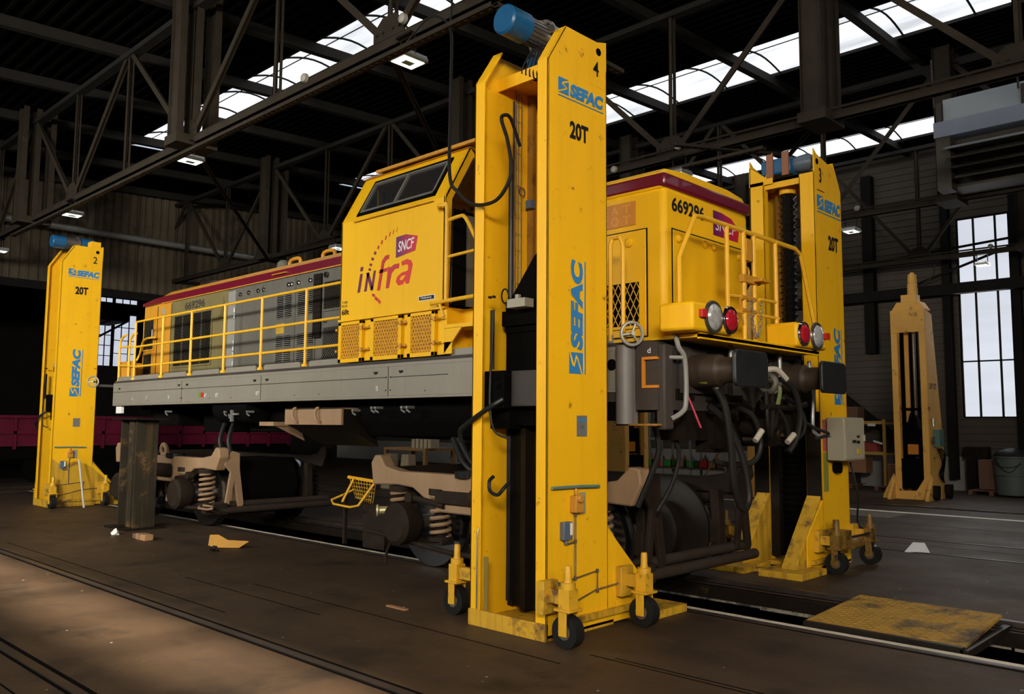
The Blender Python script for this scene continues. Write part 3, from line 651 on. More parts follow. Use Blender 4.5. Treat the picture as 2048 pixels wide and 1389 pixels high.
        MB().box(fx+.05, fx+.30, oy-.5, oy-.3, .30, .50).cyl((fx+.2, oy-.1, .3), (fx+.2, oy+.15, .3), .07, 12).cyl((fx+.15, oy-.40, .5), (fx+.15, oy-.40, .62), .04, 10).build('pump_unit', Y1G, t)
    return t
def thing_child(name, parent):
    o = bpy.data.objects.new(name, None); col.objects.link(o); o.parent = parent; ORG[o.name] = ORG[parent.name]; o.empty_display_size = .1
    return o

c4 = column((-5.135, 5.70), 1, 'tall yellow lifting column numbered 4, standing in front of the cab', '4')
c3 = column((-5.06, 10.82), -1, 'yellow lifting column numbered 3 with black bellows, beyond the hood', '3')
c2 = column((-19.55, 6.56), 1, 'yellow lifting column numbered 2 at the rear end of the locomotive', '2', sz=1.045, rear=True)
MB().box(-19.30, -19.10, 6.72, 6.92, 5.53, 5.66).build('top_bracket', Y1, c2)
# power cable of column 4, hung from the girder in a long loop
solo(MB().tube([(-6.64, 5.91, 6.05), (-6.4, 5.72, 5.7), (-6.25, 5.58, 4.9), (-5.865, 5.24, 4.106), (-5.75, 5.24, 3.923), (-5.548, 5.24, 3.769), (-5.288, 5.24, 3.74), (-5.134, 5.24, 3.827), (-5.057, 5.24, 3.99), (-5.105, 5.24, 4.269), (-5.182, 5.24, 4.471), (-5.144, 5.24, 4.509), (-5.16, 5.34, 4.5), (-5.2, 5.5, 4.3)], .017, 8, 8),
     'power_cable', HOSE, 'grey power cable looping from the roof girder to the nearest lifting column', 'cable')
# orange columns
def cap_column(loc, label):
    ox, oy = loc; t = thing('orange_column', label, 'lifting column', (ox, oy, 0), 'old orange lifting columns')
    # open front faces -Y, tapered flanks
    for sg in (-1, 1):
        x = ox+sg*.40
        MB().prism([(oy-.3, 0), (oy-.3, 4.2), (oy-.3, 4.72), (oy+.22, 4.62), (oy+.75, 1.4), (oy+.75, 0)], 'x', x-.012, x+.012).build('flank', ORANGE, t)
        MB().box(min(x, x-sg*.13), max(x, x-sg*.13), oy-.31, oy-.29, .25, 4.2).box(x-sg*.13-.008, x-sg*.13+.008, oy-.30, oy-.16, .2, 4.2).build('front_flange', ORANGE, t)
    MB().box(ox-.41, ox+.41, oy-.32, oy-.29, 4.15, 4.72).build('head_plate', ORANGE, t, bevel=.005)
    MB().prism([(ox-.40, 4.72), (ox+.40, 4.72), (ox+.27, 4.93), (ox-.27, 4.93)], 'y', oy-.25, oy+.22).build('head_cap', ORANGE, t, bevel=.01)
    MB().box(ox-.18, ox+.18, oy-.18, oy+.14, 4.93, 5.12).lathe((ox+.05, oy, 5.1), (0, 0, 1), [(0, .07), (.04, .12), (.30, .12), (.32, .10), (.34, .11), (.55, .10), (.56, .05), (.60, .05)], 14).build('motor', ORANGE, t)
    MB().tube([(ox+.1, oy, 5.3), (ox+.5, oy, 5.5), (ox+.62, oy, 5.85)], .015, 6, 5).build('motor_cable', RUBBER, t)
    MB().cyl((ox, oy+.1, .4), (ox, oy+.1, 4.6), .045, 10).build('lifting_screw', STEEL, t)
    MB().box(ox-.24, ox-.14, oy+.1, oy+.16, 1.9, 4.2).build('inner_rail', ORANGE, t)
    MB().prism([(oy+.2, .3), (oy+.2, 4.3), (oy+.22, 4.3), (oy+.5, .3)], 'x', ox-.38, ox+.06).build('dark_backing', BLACK, t)  # black sheet added to darken the open interior
    MB().box(ox-.3, ox+.28, oy-.1, oy+.25, 1.05, 1.7).prism([(ox-.2, 1.7), (ox+.12, 1.7), (ox+.04, 2.05), (ox-.08, 2.15)], 'y', oy-.1, oy+.2).box(ox-.34, ox+.34, oy-.28, oy+.2, .25, 1.0).build('carriage', BLACK, t, bevel=.02)
    MB().box(ox-.15, ox+.1, oy-.14, oy-.1, 1.10, 1.35).build('carriage_plate', ORANGED, t)
    MB().box(ox-.4, ox+.4, oy-.02, oy+.02, 2.2, 2.26).box(ox-.4, ox+.4, oy+.3, oy+.34, 2.9, 2.96).build('cross_bar', BLACK, t)
    f = MB().prism([(ox-.72, 0), (ox+.46, 0), (ox+.46, .62), (ox+.30, .55), (ox+.10, .22), (ox-.30, .20), (ox-.44, .62), (ox-.70, .10)], 'y', oy-.36, oy-.30)
    f.build('foot_frame', ORANGE, t, bevel=.01)
    MB().prism([(oy-.7, 0), (oy-.7, .06), (oy-.3, .55), (oy-.3, 0)], 'x', ox-.48, ox-.40).prism([(oy-.7, 0), (oy-.7, .06), (oy-.3, .55), (oy-.3, 0)], 'x', ox+.40, ox+.48).build('toe', ORANGE, t)
    for (a, b) in ((.52, -.28), (.56, .55)):
        MB().cyl((ox+a-.05, oy+b, .13), (ox+a+.07, oy+b, .13), .12, 14).box(ox+a-.07, ox+a+.08, oy+b-.1, oy+b+.1, .16, .36).build('caster', GREASE, t)
    x = ox+.42
    MB().box(x, x+.16, oy-.05, oy+.25, 1.30, 1.72).box(x+.16, x+.165, oy-.03, oy+.23, 1.32, 1.70).build('switch_box', TEAL, t, bevel=.006)
    MB().cyl((x, oy-.1, 1.45), (x+.05, oy-.1, 1.45), .09, 14).build('hour_meter', STEEL, t)
    MB().cyl((x+.02, oy-.05, 1.80), (x+.02, oy-.05, 2.0), .035, 8).tube([(x+.02, oy-.25, 1.97), (x+.02, oy+.0, 2.0)], .01, 5).build('hand_pump', GALV, t)
    h = MB()
    for k in range(4): h.tube([(x+.05, oy+.1+.1*k, 1.25), (x+.12, oy+.2+.08*k, .9+.05*k), (x+.06, oy+.15+.1*k, .6), (x+.12, oy+.3, .4)], .014, 5, 5)
    h.build('hydraulic_hose', BLACK, t)
    text('CAP 20T', (x-.007, oy-.18, 2.72), (0, 1, 0), (0, 0, 1), .56, .15, INK, t, 'capacity_marking', bold=.02)
    return t
cc = cap_column((-7.50, 22.45), 'tall old orange column marked CAP 20T, standing in front of the window wall')
b_ = copy_tree(cc, None, (-8.75, 17.25, 0)); b_['label'] = 'old orange column half hidden behind the column with black bellows'
a_ = copy_tree(cc, None, (-13.3, 18.3, 0)); a_.rotation_euler.z = R(78); a_['label'] = 'old orange column glimpsed under the locomotive frame beside the shelving'

# ================================================================== LOCOMOTIVE
lo = thing('locomotive', 'yellow and grey diesel locomotive with maroon stripe, raised off its bogies', 'locomotive', (-10.6, 7.85, 2.0))
YC, HY0, HY1, FY0, FY1 = 7.85, 7.0, 8.70, 6.45, 9.25
XU, ZU, YU = (1, 0, 0), (0, 0, 1), (0, 1, 0)
def mesh_net(mb, x0, x1, z0, z1, y, px, pz, r=.004, ax='x', n=None):
    """expanded metal: diamonds px wide and pz high"""
    nx = max(2, round((x1-x0)/px)); nz = max(2, round((z1-z0)/pz)); dx = (x1-x0)/nx; dz = (z1-z0)/nz
    P = (lambda a, z: (a, y, z)) if ax == 'x' else (lambda a, z: (y, a, z))
    for i in range(nx):
        for j in range(nz):
            xa, xb, xm = x0+i*dx, x0+(i+1)*dx, x0+(i+.5)*dx; za, zb, zm = z0+j*dz, z0+(j+1)*dz, z0+(j+.5)*dz
            for a, b in (((xm, za), (xa, zm)), ((xm, za), (xb, zm)), ((xm, zb), (xa, zm)), ((xm, zb), (xb, zm))):
                mb.beam(P(*a), P(*b), r*2, r*2, (0, 1, 0) if ax == 'x' else (1, 0, 0))
    return mb
# main frame: two long side sills with a joint, crease and lifting notches
s_ = MB().box(-16.80, -4.75, FY0, FY0+.02, 2.10, 2.46).box(-16.80, -4.75, FY0, FY0+.12, 2.07, 2.10).box(-16.80, -4.75, FY0, FY0+.12, 2.46, 2.50)
s_.box(-16.8, -4.75, FY1-.02, FY1, 2.10, 2.5)
sill = s_.build('side_sill', SILL, lo, bevel=.003)
MB().box(-16.78, -8.32, FY0-.004, FY0, 2.325, 2.332).box(-8.26, -7.2, FY0-.004, FY0, 2.325, 2.332).box(-8.30, -8.292, FY0-.003, FY0, 2.1, 2.46).box(-13.90, -13.892, FY0-.003, FY0, 2.1, 2.46).box(-11.32, -11.312, FY0-.003, FY0, 2.1, 2.46).build('panel_joint', INK, sill, smooth=False)
nt_ = MB()
for x in (-16.5, -14.0, -13.7, -11.5, -11.15, -8.55, -8.05):
    nt_.prism([(x-.05, 2.405), (x+.05, 2.405), (x+.03, 2.375), (x-.02, 2.37)], 'y', FY0-.003, FY0+.001)
for x in (-8.34, -8.25, -13.93, -13.86):
    for z in (2.33, 2.17): nt_.cyl((x, FY0-.004, z), (x, FY0, z), .010, 8)
for x in (-16, -15.2, -12.9, -12.2, -10.4, -9.8, -7.6): nt_.cyl((x, FY0-.003, 2.15), (x, FY0, 2.15), .008, 8)
nt_.build('drain_notch', INK, sill, smooth=False)
MB().box(-13.27, -13.20, FY0-.003, FY0, 2.17, 2.25).build('green_label', GREEN, sill); MB().box(-13.20, -13.10, FY0-.003, FY0, 2.17, 2.25).build('red_label', REDP, sill)
for (x, tx) in ((-13.08, '4T'), (-12.70, 'BT'), (-11.45, 'BT'), (-8.54, 'S'), (-15.9, 'L'), (-15.3, '7'), (-14.4, '0')):
    text(tx, (x, FY0-.002, 2.17), XU, ZU, .045*len(tx), .055, WHITE, sill, 'white_marking', th=.001)
MB().box(-16.80, -4.45, FY0+.02, FY1-.02, 2.47, 2.54).build('running_board', DGREY, lo)
for (a, b) in ((-16.7, -14.9), (-14.72, -13.85), (-13.62, -12.7), (-12.48, -11.55), (-11.32, -10.35), (-10.12, -9.38)): MB().prism([(a, 2.54), (b, 2.54), (b, 2.60), (b-.03, 2.62), (a+.03, 2.62), (a, 2.60)], 'y', FY0+.04, FY0+.055).build('toe_board', SILL, lo)
MB().box(-7.2, -4.9, FY0+.04, FY0+.055, 2.54, 2.62).build('toe_board', SILL, lo)
MB().box(-16.6, -4.6, YC-.75, YC+.75, 1.92, 2.47).box(-16.3, -5, YC-1.05, YC-.95, 2.0, 2.47).box(-16.3, -5, YC+.95, YC+1.05, 2.0, 2.47).build('underframe', BLACK, lo)
MB().prism([(6.75, 2.07), (FY1-.3, 2.07), (FY1-.5, 1.62), (YC, 1.55), (6.95, 1.60), (6.78, 1.80)], 'x', -9.35, -7.05).build('fuel_tank', BLACK, lo, bevel=.03)
bx_ = MB().prism([(-10.75, 1.97), (-9.37, 1.97), (-9.37, 1.74), (-10.75, 1.74)], 'y', 6.52, 6.56).box(-10.75, -9.37, 6.52, 6.95, 1.95, 1.97)
bb = bx_.build('battery_box', TAN, lo, bevel=.004)
MB().prism([(6.54, 1.95), (7.0, 1.95), (7.15, 1.45), (6.56, 1.74)], 'x', -10.74, -9.38).build('box_back', GREASE, bb)
for x in (-10.40, -9.84):
    MB().tube([(x-.02, 6.50, 1.97), (x-.04, 6.47, 1.96), (x-.05, 6.46, 1.88), (x-.02, 6.47, 1.80), (x, 6.50, 1.77)], .018, 7, 4).build('handle', TAN, bb)
MB().box(-12.6, -9.3, 7.0, 8.9, 1.62, 2.0).box(-16.2, -15.2, 7.0, 8.9, 1.7, 2.0).box(-14.6, -13.8, 7.2, 8.8, 1.6, 2.0).build('underframe_dark_filler', BLACK, lo, bevel=.03)  # black boxes added to darken the space under the frame
MB().box(-11.5, -11.1, 6.55, 7.0, 1.72, 1.78).prism([(6.55, 1.74), (7.0, 1.74), (7.1, 1.5)], 'x', -11.15, -11.13).build('bracket', TAN, lo)
for (x, z) in ((-14.6, 1.95), (-12.5, 1.93), (-12.35, 1.88), (-11.8, 1.93), (-9.1, 1.93), (-8.7, 1.96), (-8.62, 1.96), (-8.1, 1.96), (-8.0, 1.96)):
    MB().cyl((x, 6.62, z), (x, 6.50, z), .018, 8).cyl((x-.02, 6.52, z-.03), (x+.05, 6.52, z-.06), .012, 6).build('drain_cock', GALV, lo)
MB().box(-12.30, -12.26, 6.5, 6.54, 1.78, 1.96).box(-12.28, -12.1, 6.5, 6.54, 1.88, 1.91).build('pipe_tee', GALV, lo)
MB().lathe((-13.0, 6.75, 1.98), (1, 0, 0), [(0, .05), (.05, .22), (1.1, .22), (1.15, .05)], 16).build('air_reservoir', BLACK, lo)
MB().tube([(-7.6, 6.9, 1.6), (-7.45, 6.95, 1.3), (-7.2, 7.0, 1.15)], .035, 8, 5).tube([(-7.5, 6.9, 1.6), (-7.3, 6.95, 1.3), (-7.05, 7.0, 1.15)], .035, 8, 5).tube([(-6.95, 6.6, 2.0), (-6.93, 6.6, 1.6), (-7.0, 6.6, 1.4)], .01, 6, 5).build('air_hose', RUBBER, lo)
for x in (-13.6, -13.3): MB().tube([(x, 7.2, 2.0), (x-.15, 7.1, 1.5), (x, 7.1, 1.2)], .04, 7, 5).build('air_hose', RUBBER, lo)
MB().box(-16.75, -16.5, 6.50, 6.55, 1.93, 2.07).build('jacking_pad', WHITE, lo)

# rear hood
def band(mb, z0, z1, y0, y1, x0, x1, d=0.0): return mb.box(x0, x1, y0-d, y1+d, z0, z1)
MB().box(-15.63, -13.45, HY0, HY1, 2.54, 4.05).build('radiator_hood', KHAKI, lo)
MB().box(-16.86, -15.63, HY0, HY1, 2.54, 4.05).build('rear_hood', Y2d, lo, bevel=.03)
MB().box(-13.45, -9.36, HY0+.002, HY1, 2.54, 4.05).build('engine_hood', GREY, lo)
RO = [(HY0-.02, 4.04), (HY0-.02, 4.17), (HY0+.10, 4.26), (HY0+.4, 4.31), (HY1-.4, 4.31), (HY1-.10, 4.26), (HY1+.02, 4.17), (HY1+.02, 4.04)]
MB().prism(RO, 'x', -15.9, -9.36).build('roof', Y2d, lo, angle=20)
rr = MB(); n = len(RO)
ringA = [(-15.9, y, z) for y, z in RO]; ringB = [(-16.88, y*.94+YC*.06, 4.04+(z-4.04)*.5) for y, z in RO]
rr.add(ringA+ringB, [tuple(range(n)), tuple(range(n, 2*n))[::-1]]+[(i, (i+1) % n, n+(i+1) % n, n+i) for i in range(n)])
rr.build('roof_end', Y2d, lo, angle=20)
MB().prism([(-16.88, 4.045), (-16.88, 4.10), (-16.3, 4.155), (-15.9, 4.165), (-9.36, 4.165), (-9.36, 4.045)], 'y', HY0-.028, HY0-.01).build('maroon_stripe', MAROON, lo)
MB().box(-16.0, -9.36, HY0-.03, HY0, 4.03, 4.046).build('drip_rail', Y2d, lo)
for x in (-11.9, -10.95): MB().tube([(x-.16, HY0+.32, 4.28), (x-.13, HY0+.32, 4.40), (x+.13, HY0+.32, 4.40), (x+.16, HY0+.32, 4.28)], .03, 8, 3).build('lifting_eye', Y2d, lo)
MB().lathe((-14.8, YC, 4.30), (0, 0, 1), [(0, .65), (.05, .65), (.08, .5)], 28).build('fan_ring', GREASE, lo)
MB().lathe((-12.3, 7.35, 4.28), (0, 0, 1), [(0, .12), (.12, .10), (.16, .05)], 14).build('roof_vent', GREY, lo)
MB().tube([(-11.95, HY0-.03, 4.10), (-11.95, HY0-.06, 4.10), (-11.55, HY0-.06, 4.10), (-11.55, HY0-.03, 4.10)], .010, 6).build('roof_grab', Y2d, lo)
text('669296', (-15.08, HY0-.001, 3.82), XU, ZU, .78, .15, INKG, lo, 'number_marking', bold=.03)
def grille(name, x0, x1, z0, z1, y=HY0, m=BLACK, net=RUBBER, px=.055, pz=.055, fr=None):
    g = MB().box(x0, x1, y-.008, y, z0, z1).build(name, m, lo, smooth=False)
    if fr: MB().box(x0-.03, x1+.03, y-.02, y-.008, z1, z1+.03).box(x0-.03, x1+.03, y-.02, y-.008, z0-.03, z0).box(x0-.03, x0, y-.02, y-.008, z0, z1).box(x1, x1+.03, y-.02, y-.008, z0, z1).build('grille_frame', fr, g)
    if net: mesh_net(MB(), x0, x1, z0, z1, y-.012, px, pz, .003).build('mesh', net, g, smooth=False)
    return g
NETD = mat('dark_net', (.05, .045, .035), .5)
for (a, b) in ((-15.46, -14.78), (-14.73, -14.02)):
    g = grille('radiator_grille', a, b, 2.80, 3.73, net=NETD, px=.09, pz=.06, fr=KHAKI)
    MB().box((a+b)/2-.02, (a+b)/2+.02, HY0-.022, HY0-.01, 2.8, 3.73).build('mullion', NETD, g)
for (a, b, c, d) in ((-16.80, -16.36, 3.18, 3.76), (-16.78, -16.40, 2.70, 3.08)):
    grille('rear_door_grille', a, b, c, d, net=NETD, px=.07, pz=.05, fr=Y2d)
MB().box(-16.24, -16.22, HY0-.004, HY0+.01, 2.6, 4.0).box(-15.64, -15.625, HY0-.004, HY0+.01, 2.6, 4.0).build('door_gap', INK, lo)
MB().tube([(-16.34, HY0-.01, 3.35), (-16.34, HY0-.05, 3.37), (-16.34, HY0-.05, 3.55), (-16.34, HY0-.01, 3.57)], .010, 6).build('door_handle', GALV, lo)
MB().box(-16.05, -15.90, HY0-.004, HY0, 3.83, 3.93).build('notice', GREYBOX, lo)
MB().box(-13.95, -13.60, HY0-.03, HY0-.01, 3.56, 3.92).prism([(HY0, 3.56), (HY0-.09, 3.56), (HY0, 3.95)], 'x', -13.62, -13.58).build('deflector', KHAKI, lo)
# grey doors
for (a, b) in ((-13.43, -13.19), (-13.17, -12.30), (-12.28, -11.33), (-11.31, -10.77)):
    MB().box(a, b, HY0-.014, HY0+.004, 2.62, 3.99).build('hood_door', GREY if a > -13.3 else mat('hood_grey_light', (.24, .235, .23), .4, noise=.1), lo, bevel=.004)
lt = MB()
for x in (-13.0, -12.42, -12.25, -11.5, -11.42, -11.22, -10.9, -12.72):
    lt.lathe((x, HY0-.01, 3.90), (0, -1, 0), [(0, .03), (.01, .04), (.03, .035), (.035, .012), (.05, .012)], 12)
lt.build('latch', CHROME, lo)
hg = MB()
for z in (3.65, 3.55, 3.0, 2.9, 3.1, 2.75): hg.cyl((-13.18, HY0-.025, z-.035), (-13.18, HY0-.025, z+.035), .014, 8)
hg.build('hinge', GALV, lo)
MB().box(-13.42, -13.24, HY0-.022, HY0-.012, 3.78, 3.80).box(-13.42, -13.24, HY0-.022, HY0-.012, 3.02, 3.04).build('door_stiffener', GREY, lo)
def louvres(x0, x1, z0, z1, k):
    l = MB(); dz = (z1-z0)/k
    for i in range(k):
        z = z0+i*dz; l.prism([(HY0-.012, z+dz*.75), (HY0-.034, z+dz*.25), (HY0-.034, z+dz*.15), (HY0-.012, z+dz*.15)], 'x', x0, x1)
    l.build('louvre_vent', mat('louvre_grey', (.24, .235, .22), .35, noise=.1), lo)
    MB().box(x0+.005, x1-.005, HY0-.016, HY0-.010, z0, z1).build('vent_slot', BLACK, lo)
for (a, b) in ((-11.85, -11.65), (-11.62, -11.42), (-11.25, -10.98), (-10.95, -10.80)):
    louvres(a, b, 3.39, 3.76, 13); louvres(a, b, 2.93, 3.11, 6); louvres(a, b, 2.70, 2.88, 6)
MB().box(-11.85, -11.62, HY0-.018, HY0-.012, 3.15, 3.31).build('yellow_notice', mat('notice_yellow', (.45, .27, .02), .6), lo)
sh = MB().box(-10.78, -10.58, HY0-.05, HY0, 3.02, 3.97)
for i in range(11): sh.box(-10.76, -10.60, HY0-.06, HY0-.03, 3.06+i*.083, 3.075+i*.083)
sh.build('air_shutter', GREASE, lo)
MB().box(-10.57, -9.36, HY0-.03, HY0, 2.6, 4.0).build('cab_end_panel', GREY, lo, bevel=.004)
g = grille('cab_end_grille', -10.50, -9.95, 3.42, 3.82, y=HY0-.03, net=NETD, px=.05, pz=.05, fr=GREY)
g = grille('cab_end_grille', -10.50, -9.45, 2.70, 3.15, y=HY0-.03, net=GREY, px=.05, pz=.05, fr=GREY)
MB().lathe((-10.45, HY0-.04, 3.93), (0, -1, 0), [(0, .03), (.01, .045), (.03, .04)], 12).lathe((-10.45, HY0-.04, 3.25), (0, -1, 0), [(0, .02), (.03, .03)], 10).build('latch', CHROME, lo)

# walkway railing
rl = thing_child('walkway_railing', lo); RY = 6.50
for x in (-16.0, -14.83, -13.73, -12.58, -11.44, -10.24):
    MB().tube([(x, RY, 2.56), (x, RY, 3.64)], .022, 8).lathe((x, RY, 2.545), (0, 0, 1), [(0, .05), (.03, .045), (.05, .025)], 10).build('post', RAILY, rl)
for z in (3.64, 3.17, 2.80): MB().tube([(-16.02, RY, z-.01), (-9.40, RY, z)], .020, 8).build('rail', RAILY, rl)
ry = MB()
for (x, y) in ((-16.75, 6.52), (-16.3, 6.52)): ry.tube([(x, y, 2.5), (x, y, 3.2), (x+.1, y, 3.38), (x+.3, y, 3.42)], .022, 8, 4)
ry.tube([(-16.9, 6.52, 2.5), (-16.85, 6.9, 3.0), (-16.6, 6.9, 3.35), (-16.1, 6.9, 3.38)], .02, 8, 4).tube([(-16.75, 6.52, 2.85), (-16.0, 6.5, 2.8)], .018, 8).tube([(-16.75, 6.52, 3.2), (-16.0, 6.5, 3.17)], .018, 8)
ry.build('end_grab_rail', RAILY, lo)
MB().box(-16.85, -16.1, 6.56, 6.58, 2.55, 2.92).box(-16.87, -16.85, 6.56, 9.1, 2.55, 2.92).build('end_screen', Y2d, lo)

# cab: lower side vertical, upper side leaning in
CX0, CX1, CZ0, CZ1, CZ2, LEAN = -9.36, -7.29, 3.11, 4.42, 5.10, .38
cabp = [(FY0, CZ0), (FY0, CZ1), (FY0+LEAN, CZ2), (YC-.5, CZ2+.14), (YC+.5, CZ2+.14), (FY1-LEAN, CZ2), (FY1, CZ1), (FY1, CZ0)]
MB().prism([(FY0+.0, CZ0), (FY0, CZ1), (FY0+.02, CZ1), (FY0+.02, CZ0)], 'x', CX0, CX1).build('cab_side', Y2, lo, bevel=.004)
# leaning window panel with an opening
lv = Vector((0, LEAN, CZ2-CZ1)).normalized(); ln = Vector((0, -lv.z, lv.y)); lh = math.hypot(LEAN, CZ2-CZ1)
def lean_quad(mb, x0, x1, t0, t1, d0=0, d1=.025):
    o = Vector((0, FY0, CZ1)); vs = []
    for d in (d0, d1):
        for (x, t) in ((x0, t0), (x1, t0), (x1, t1), (x0, t1)): vs.append(o+Vector((x, 0, 0))+lv*t+ln*(-d))
    return mb.add(vs, [(3, 2, 1, 0), (4, 5, 6, 7), (0, 1, 5, 4), (1, 2, 6, 5), (2, 3, 7, 6), (3, 0, 4, 7)])
wx0, wx1, wt0, wt1 = -9.06, -7.50, .05, .66
up = MB()
lean_quad(up, CX0, wx0, 0, lh); lean_quad(up, wx1, CX1, 0, lh); lean_quad(up, wx0, wx1, 0, wt0); lean_quad(up, wx0, wx1, wt1, lh)
up.build('window_panel', Y2, lo)
wf = MB()
for (a, b, c, d) in ((wx0, wx1, wt0, wt0+.045), (wx0, wx1, wt1-.045, wt1), (wx0, wx0+.045, wt0, wt1), (wx1-.045, wx1, wt0, wt1)): lean_quad(wf, a, b, c, d, -.015, .02)
cw = wf.build('window_seal', BLACK, lo)
wf = MB()
for (a, b, c, d) in ((wx0+.045, wx1-.045, wt0+.045, wt0+.075), (wx0+.045, wx1-.045, wt1-.075, wt1-.045), (wx0+.045, wx0+.075, wt0+.045, wt1-.045), (wx1-.075, wx1-.045, wt0+.045, wt1-.045), (-8.33, -8.295, wt0+.045, wt1-.045)): lean_quad(wf, a, b, c, d, -.022, .02)
wf.build('window_frame', mat('alu_frame', (.28, .27, .25), .4, .5), cw)
gp = bpy.data.materials.new('cab_glass'); gp.use_nodes = True; gb = gp.node_tree.nodes['Principled BSDF']
gb.inputs['Base Color'].default_value = (.02, .022, .025, 1); gb.inputs['Roughness'].default_value = .04; gb.inputs['Alpha'].default_value = .55; gb.inputs['Specular IOR Level'].default_value = .3
lean_quad(MB(), wx0+.04, wx1-.04, wt0+.04, wt1-.04, .005, .011).build('glass', gp, cw)
lean_quad(MB(), CX0+.3, CX1-.2, -.045, -.03, -.006, .0).build('body_seam', Y2d, lo)
# roof, far side, end walls with large windows
MB().prism([(FY0+LEAN-.05, CZ2-.02), (FY0+LEAN+.1, CZ2+.07), (YC-.5, CZ2+.16), (YC+.5, CZ2+.16), (FY1-LEAN, CZ2+.07), (FY1-LEAN+.05, CZ2-.02), (YC, CZ2+.04)], 'x', CX0-.02, CX1+.02).build('cab_roof', Y2d, lo, bevel=.01)
MB().prism([(FY0+LEAN-.10, CZ2-.00), (FY0+LEAN-.10, CZ2+.04), (FY0+LEAN+.15, CZ2+.14), (FY0+LEAN+.15, CZ2+.05)], 'x', CX0+.35, CX1+.5).build('roof_rib', Y2d, lo)
MB().box(CX0, CX1, FY1-.02, FY1, CZ0, CZ1).build('cab_far_side', Y2, lo)
for nm, xx in (('cab_front', CX1), ('cab_rear', CX0)):
    sgn = -1 if xx == CX1 else 1
    a, b = sorted((xx, xx+sgn*.03))
    e = MB()
    # pillars: outer, hood junction; header and waist
    e.prism([(FY0, CZ0), (FY0, CZ1), (FY0+LEAN, CZ2), (FY0+LEAN+.12, CZ2-.03), (FY0+.11, CZ1-.02), (FY0+.08, CZ0)], 'x', a, b)
    e.prism([(FY1, CZ0), (FY1, CZ1), (FY1-LEAN, CZ2), (FY1-LEAN-.12, CZ2-.03), (FY1-.11, CZ1-.02), (FY1-.08, CZ0)], 'x', a, b)
    e.prism([(FY0+LEAN, CZ2), (FY0+LEAN+.10, CZ2-.10), (FY1-LEAN-.1, CZ2-.10), (FY1-LEAN, CZ2), (YC, CZ2+.14)], 'x', a, b)
    e.prism([(FY0+.40, CZ2-.10), (FY0+.58, CZ2-.10), (FY0+.5, CZ2-.13)], 'x', a, b)
    e.box(a, b, HY0+.02, HY0+.10, CZ0, CZ2-.06).box(a, b, HY1-.10, HY1-.02, CZ0, CZ2-.06)
    e.box(a, b, HY0+.1, HY1-.1, 4.1, 4.38) if nm == 'cab_rear' else e.box(a, b, HY0+.1, HY1-.1, 3.1, 4.30)
    e.build(nm, Y2, lo, bevel=.006)
MB().box(CX1-.035, CX1-.02, FY0+.08, HY0+.05, CZ0+.04, 4.3).build('cab_door', BLACK, lo)
MB().box(CX1-.02, CX1-.0, FY0+.36, HY0+.05, CZ0+.04, 4.25).build('door_post', GREY, lo)
MB().box(CX0+.05, CX1-.05, FY0+.05, FY1-.05, 2.56, 3.12).build('cab_floor', BLACK, lo)
MB().box(CX0+.3, CX0+.9, YC-.6, YC+.6, 3.1, 4.05).box(CX1-.8, CX1-.3, YC-.3, YC+.9, 3.1, 4.0).build('control_desk', BLACK, lo, bevel=.02)
# window gasket lines on cab front
MB().tube([(CX1+.005, FY0+.10, CZ0+.05), (CX1+.005, FY0+.12, CZ1-.05), (CX1+.005, FY0+LEAN+.10, CZ2-.16), (CX1+.005, FY0+LEAN+.2, CZ2-.12), (CX1+.005, HY0-.03, CZ2-.13), (CX1+.005, HY0, CZ2-.2), (CX1+.005, HY0, CZ0+.05)], .008, 6).build('window_gasket', RUBBER, lo)
# infra lettering
it = thing_child('infra_logo', lo); oy_ = FY0-.001
INF1 = mat('logo_purple', (.13, .008, .05), .4, noise=.02); INF2 = mat('logo_red', (.45, .015, .02), .4, noise=.02); INF3 = mat('logo_bright_red', (.58, .02, .015), .4, noise=.02)
def italic(P, x, z, k, sh=.22): return [((p[0]+p[1]*sh)*k+x, p[1]*k+z) for p in P]
def lpoly(P, m, nm): MB().flat(P, (0, oy_, 0), XU, ZU, .003).build(nm, m, it, smooth=False)
stem = lambda x, z, h, wd, m: lpoly(italic([(0, 0), (wd, 0), (wd, h), (0, h)], x, z, 1), m, 'letter_stroke')
stem(-8.975, 3.445, .24, .055, INF1); stem(-8.925, 3.72, .055, .055, INF1)
stem(-8.83, 3.445, .24, .05, INF1); lpoly([(-8.79, 3.685), (-8.735, 3.685), (-8.64, 3.47), (-8.69, 3.445)], INF1, 'letter_stroke'); stem(-8.69, 3.445, .25, .045, INF1)
lpoly([(-8.56, 3.43), (-8.50, 3.43), (-8.42, 3.76), (-8.385, 3.80), (-8.33, 3.81), (-8.32, 3.86), (-8.40, 3.86), (-8.47, 3.80)], INF2, 'letter_f'); lpoly([(-8.53, 3.645), (-8.36, 3.655), (-8.35, 3.70), (-8.52, 3.69)], INF2, 'letter_stroke')
lpoly([(-8.38, 3.44), (-8.32, 3.44), (-8.27, 3.62), (-8.20, 3.665), (-8.13, 3.665), (-8.12, 3.725), (-8.22, 3.725), (-8.31, 3.69), (-8.32, 3.71), (-8.34, 3.71)], INF2, 'letter_r')
am = MB(); aa = [(-8.18, 3.50), (-8.13, 3.45), (-8.05, 3.455), (-8.00, 3.50), (-7.99, 3.455), (-7.93, 3.455), (-7.865, 3.68), (-7.90, 3.735), (-7.97, 3.76), (-8.08, 3.74), (-8.07, 3.69), (-7.96, 3.695), (-7.945, 3.65), (-7.955, 3.615), (-8.08, 3.60), (-8.16, 3.56)]
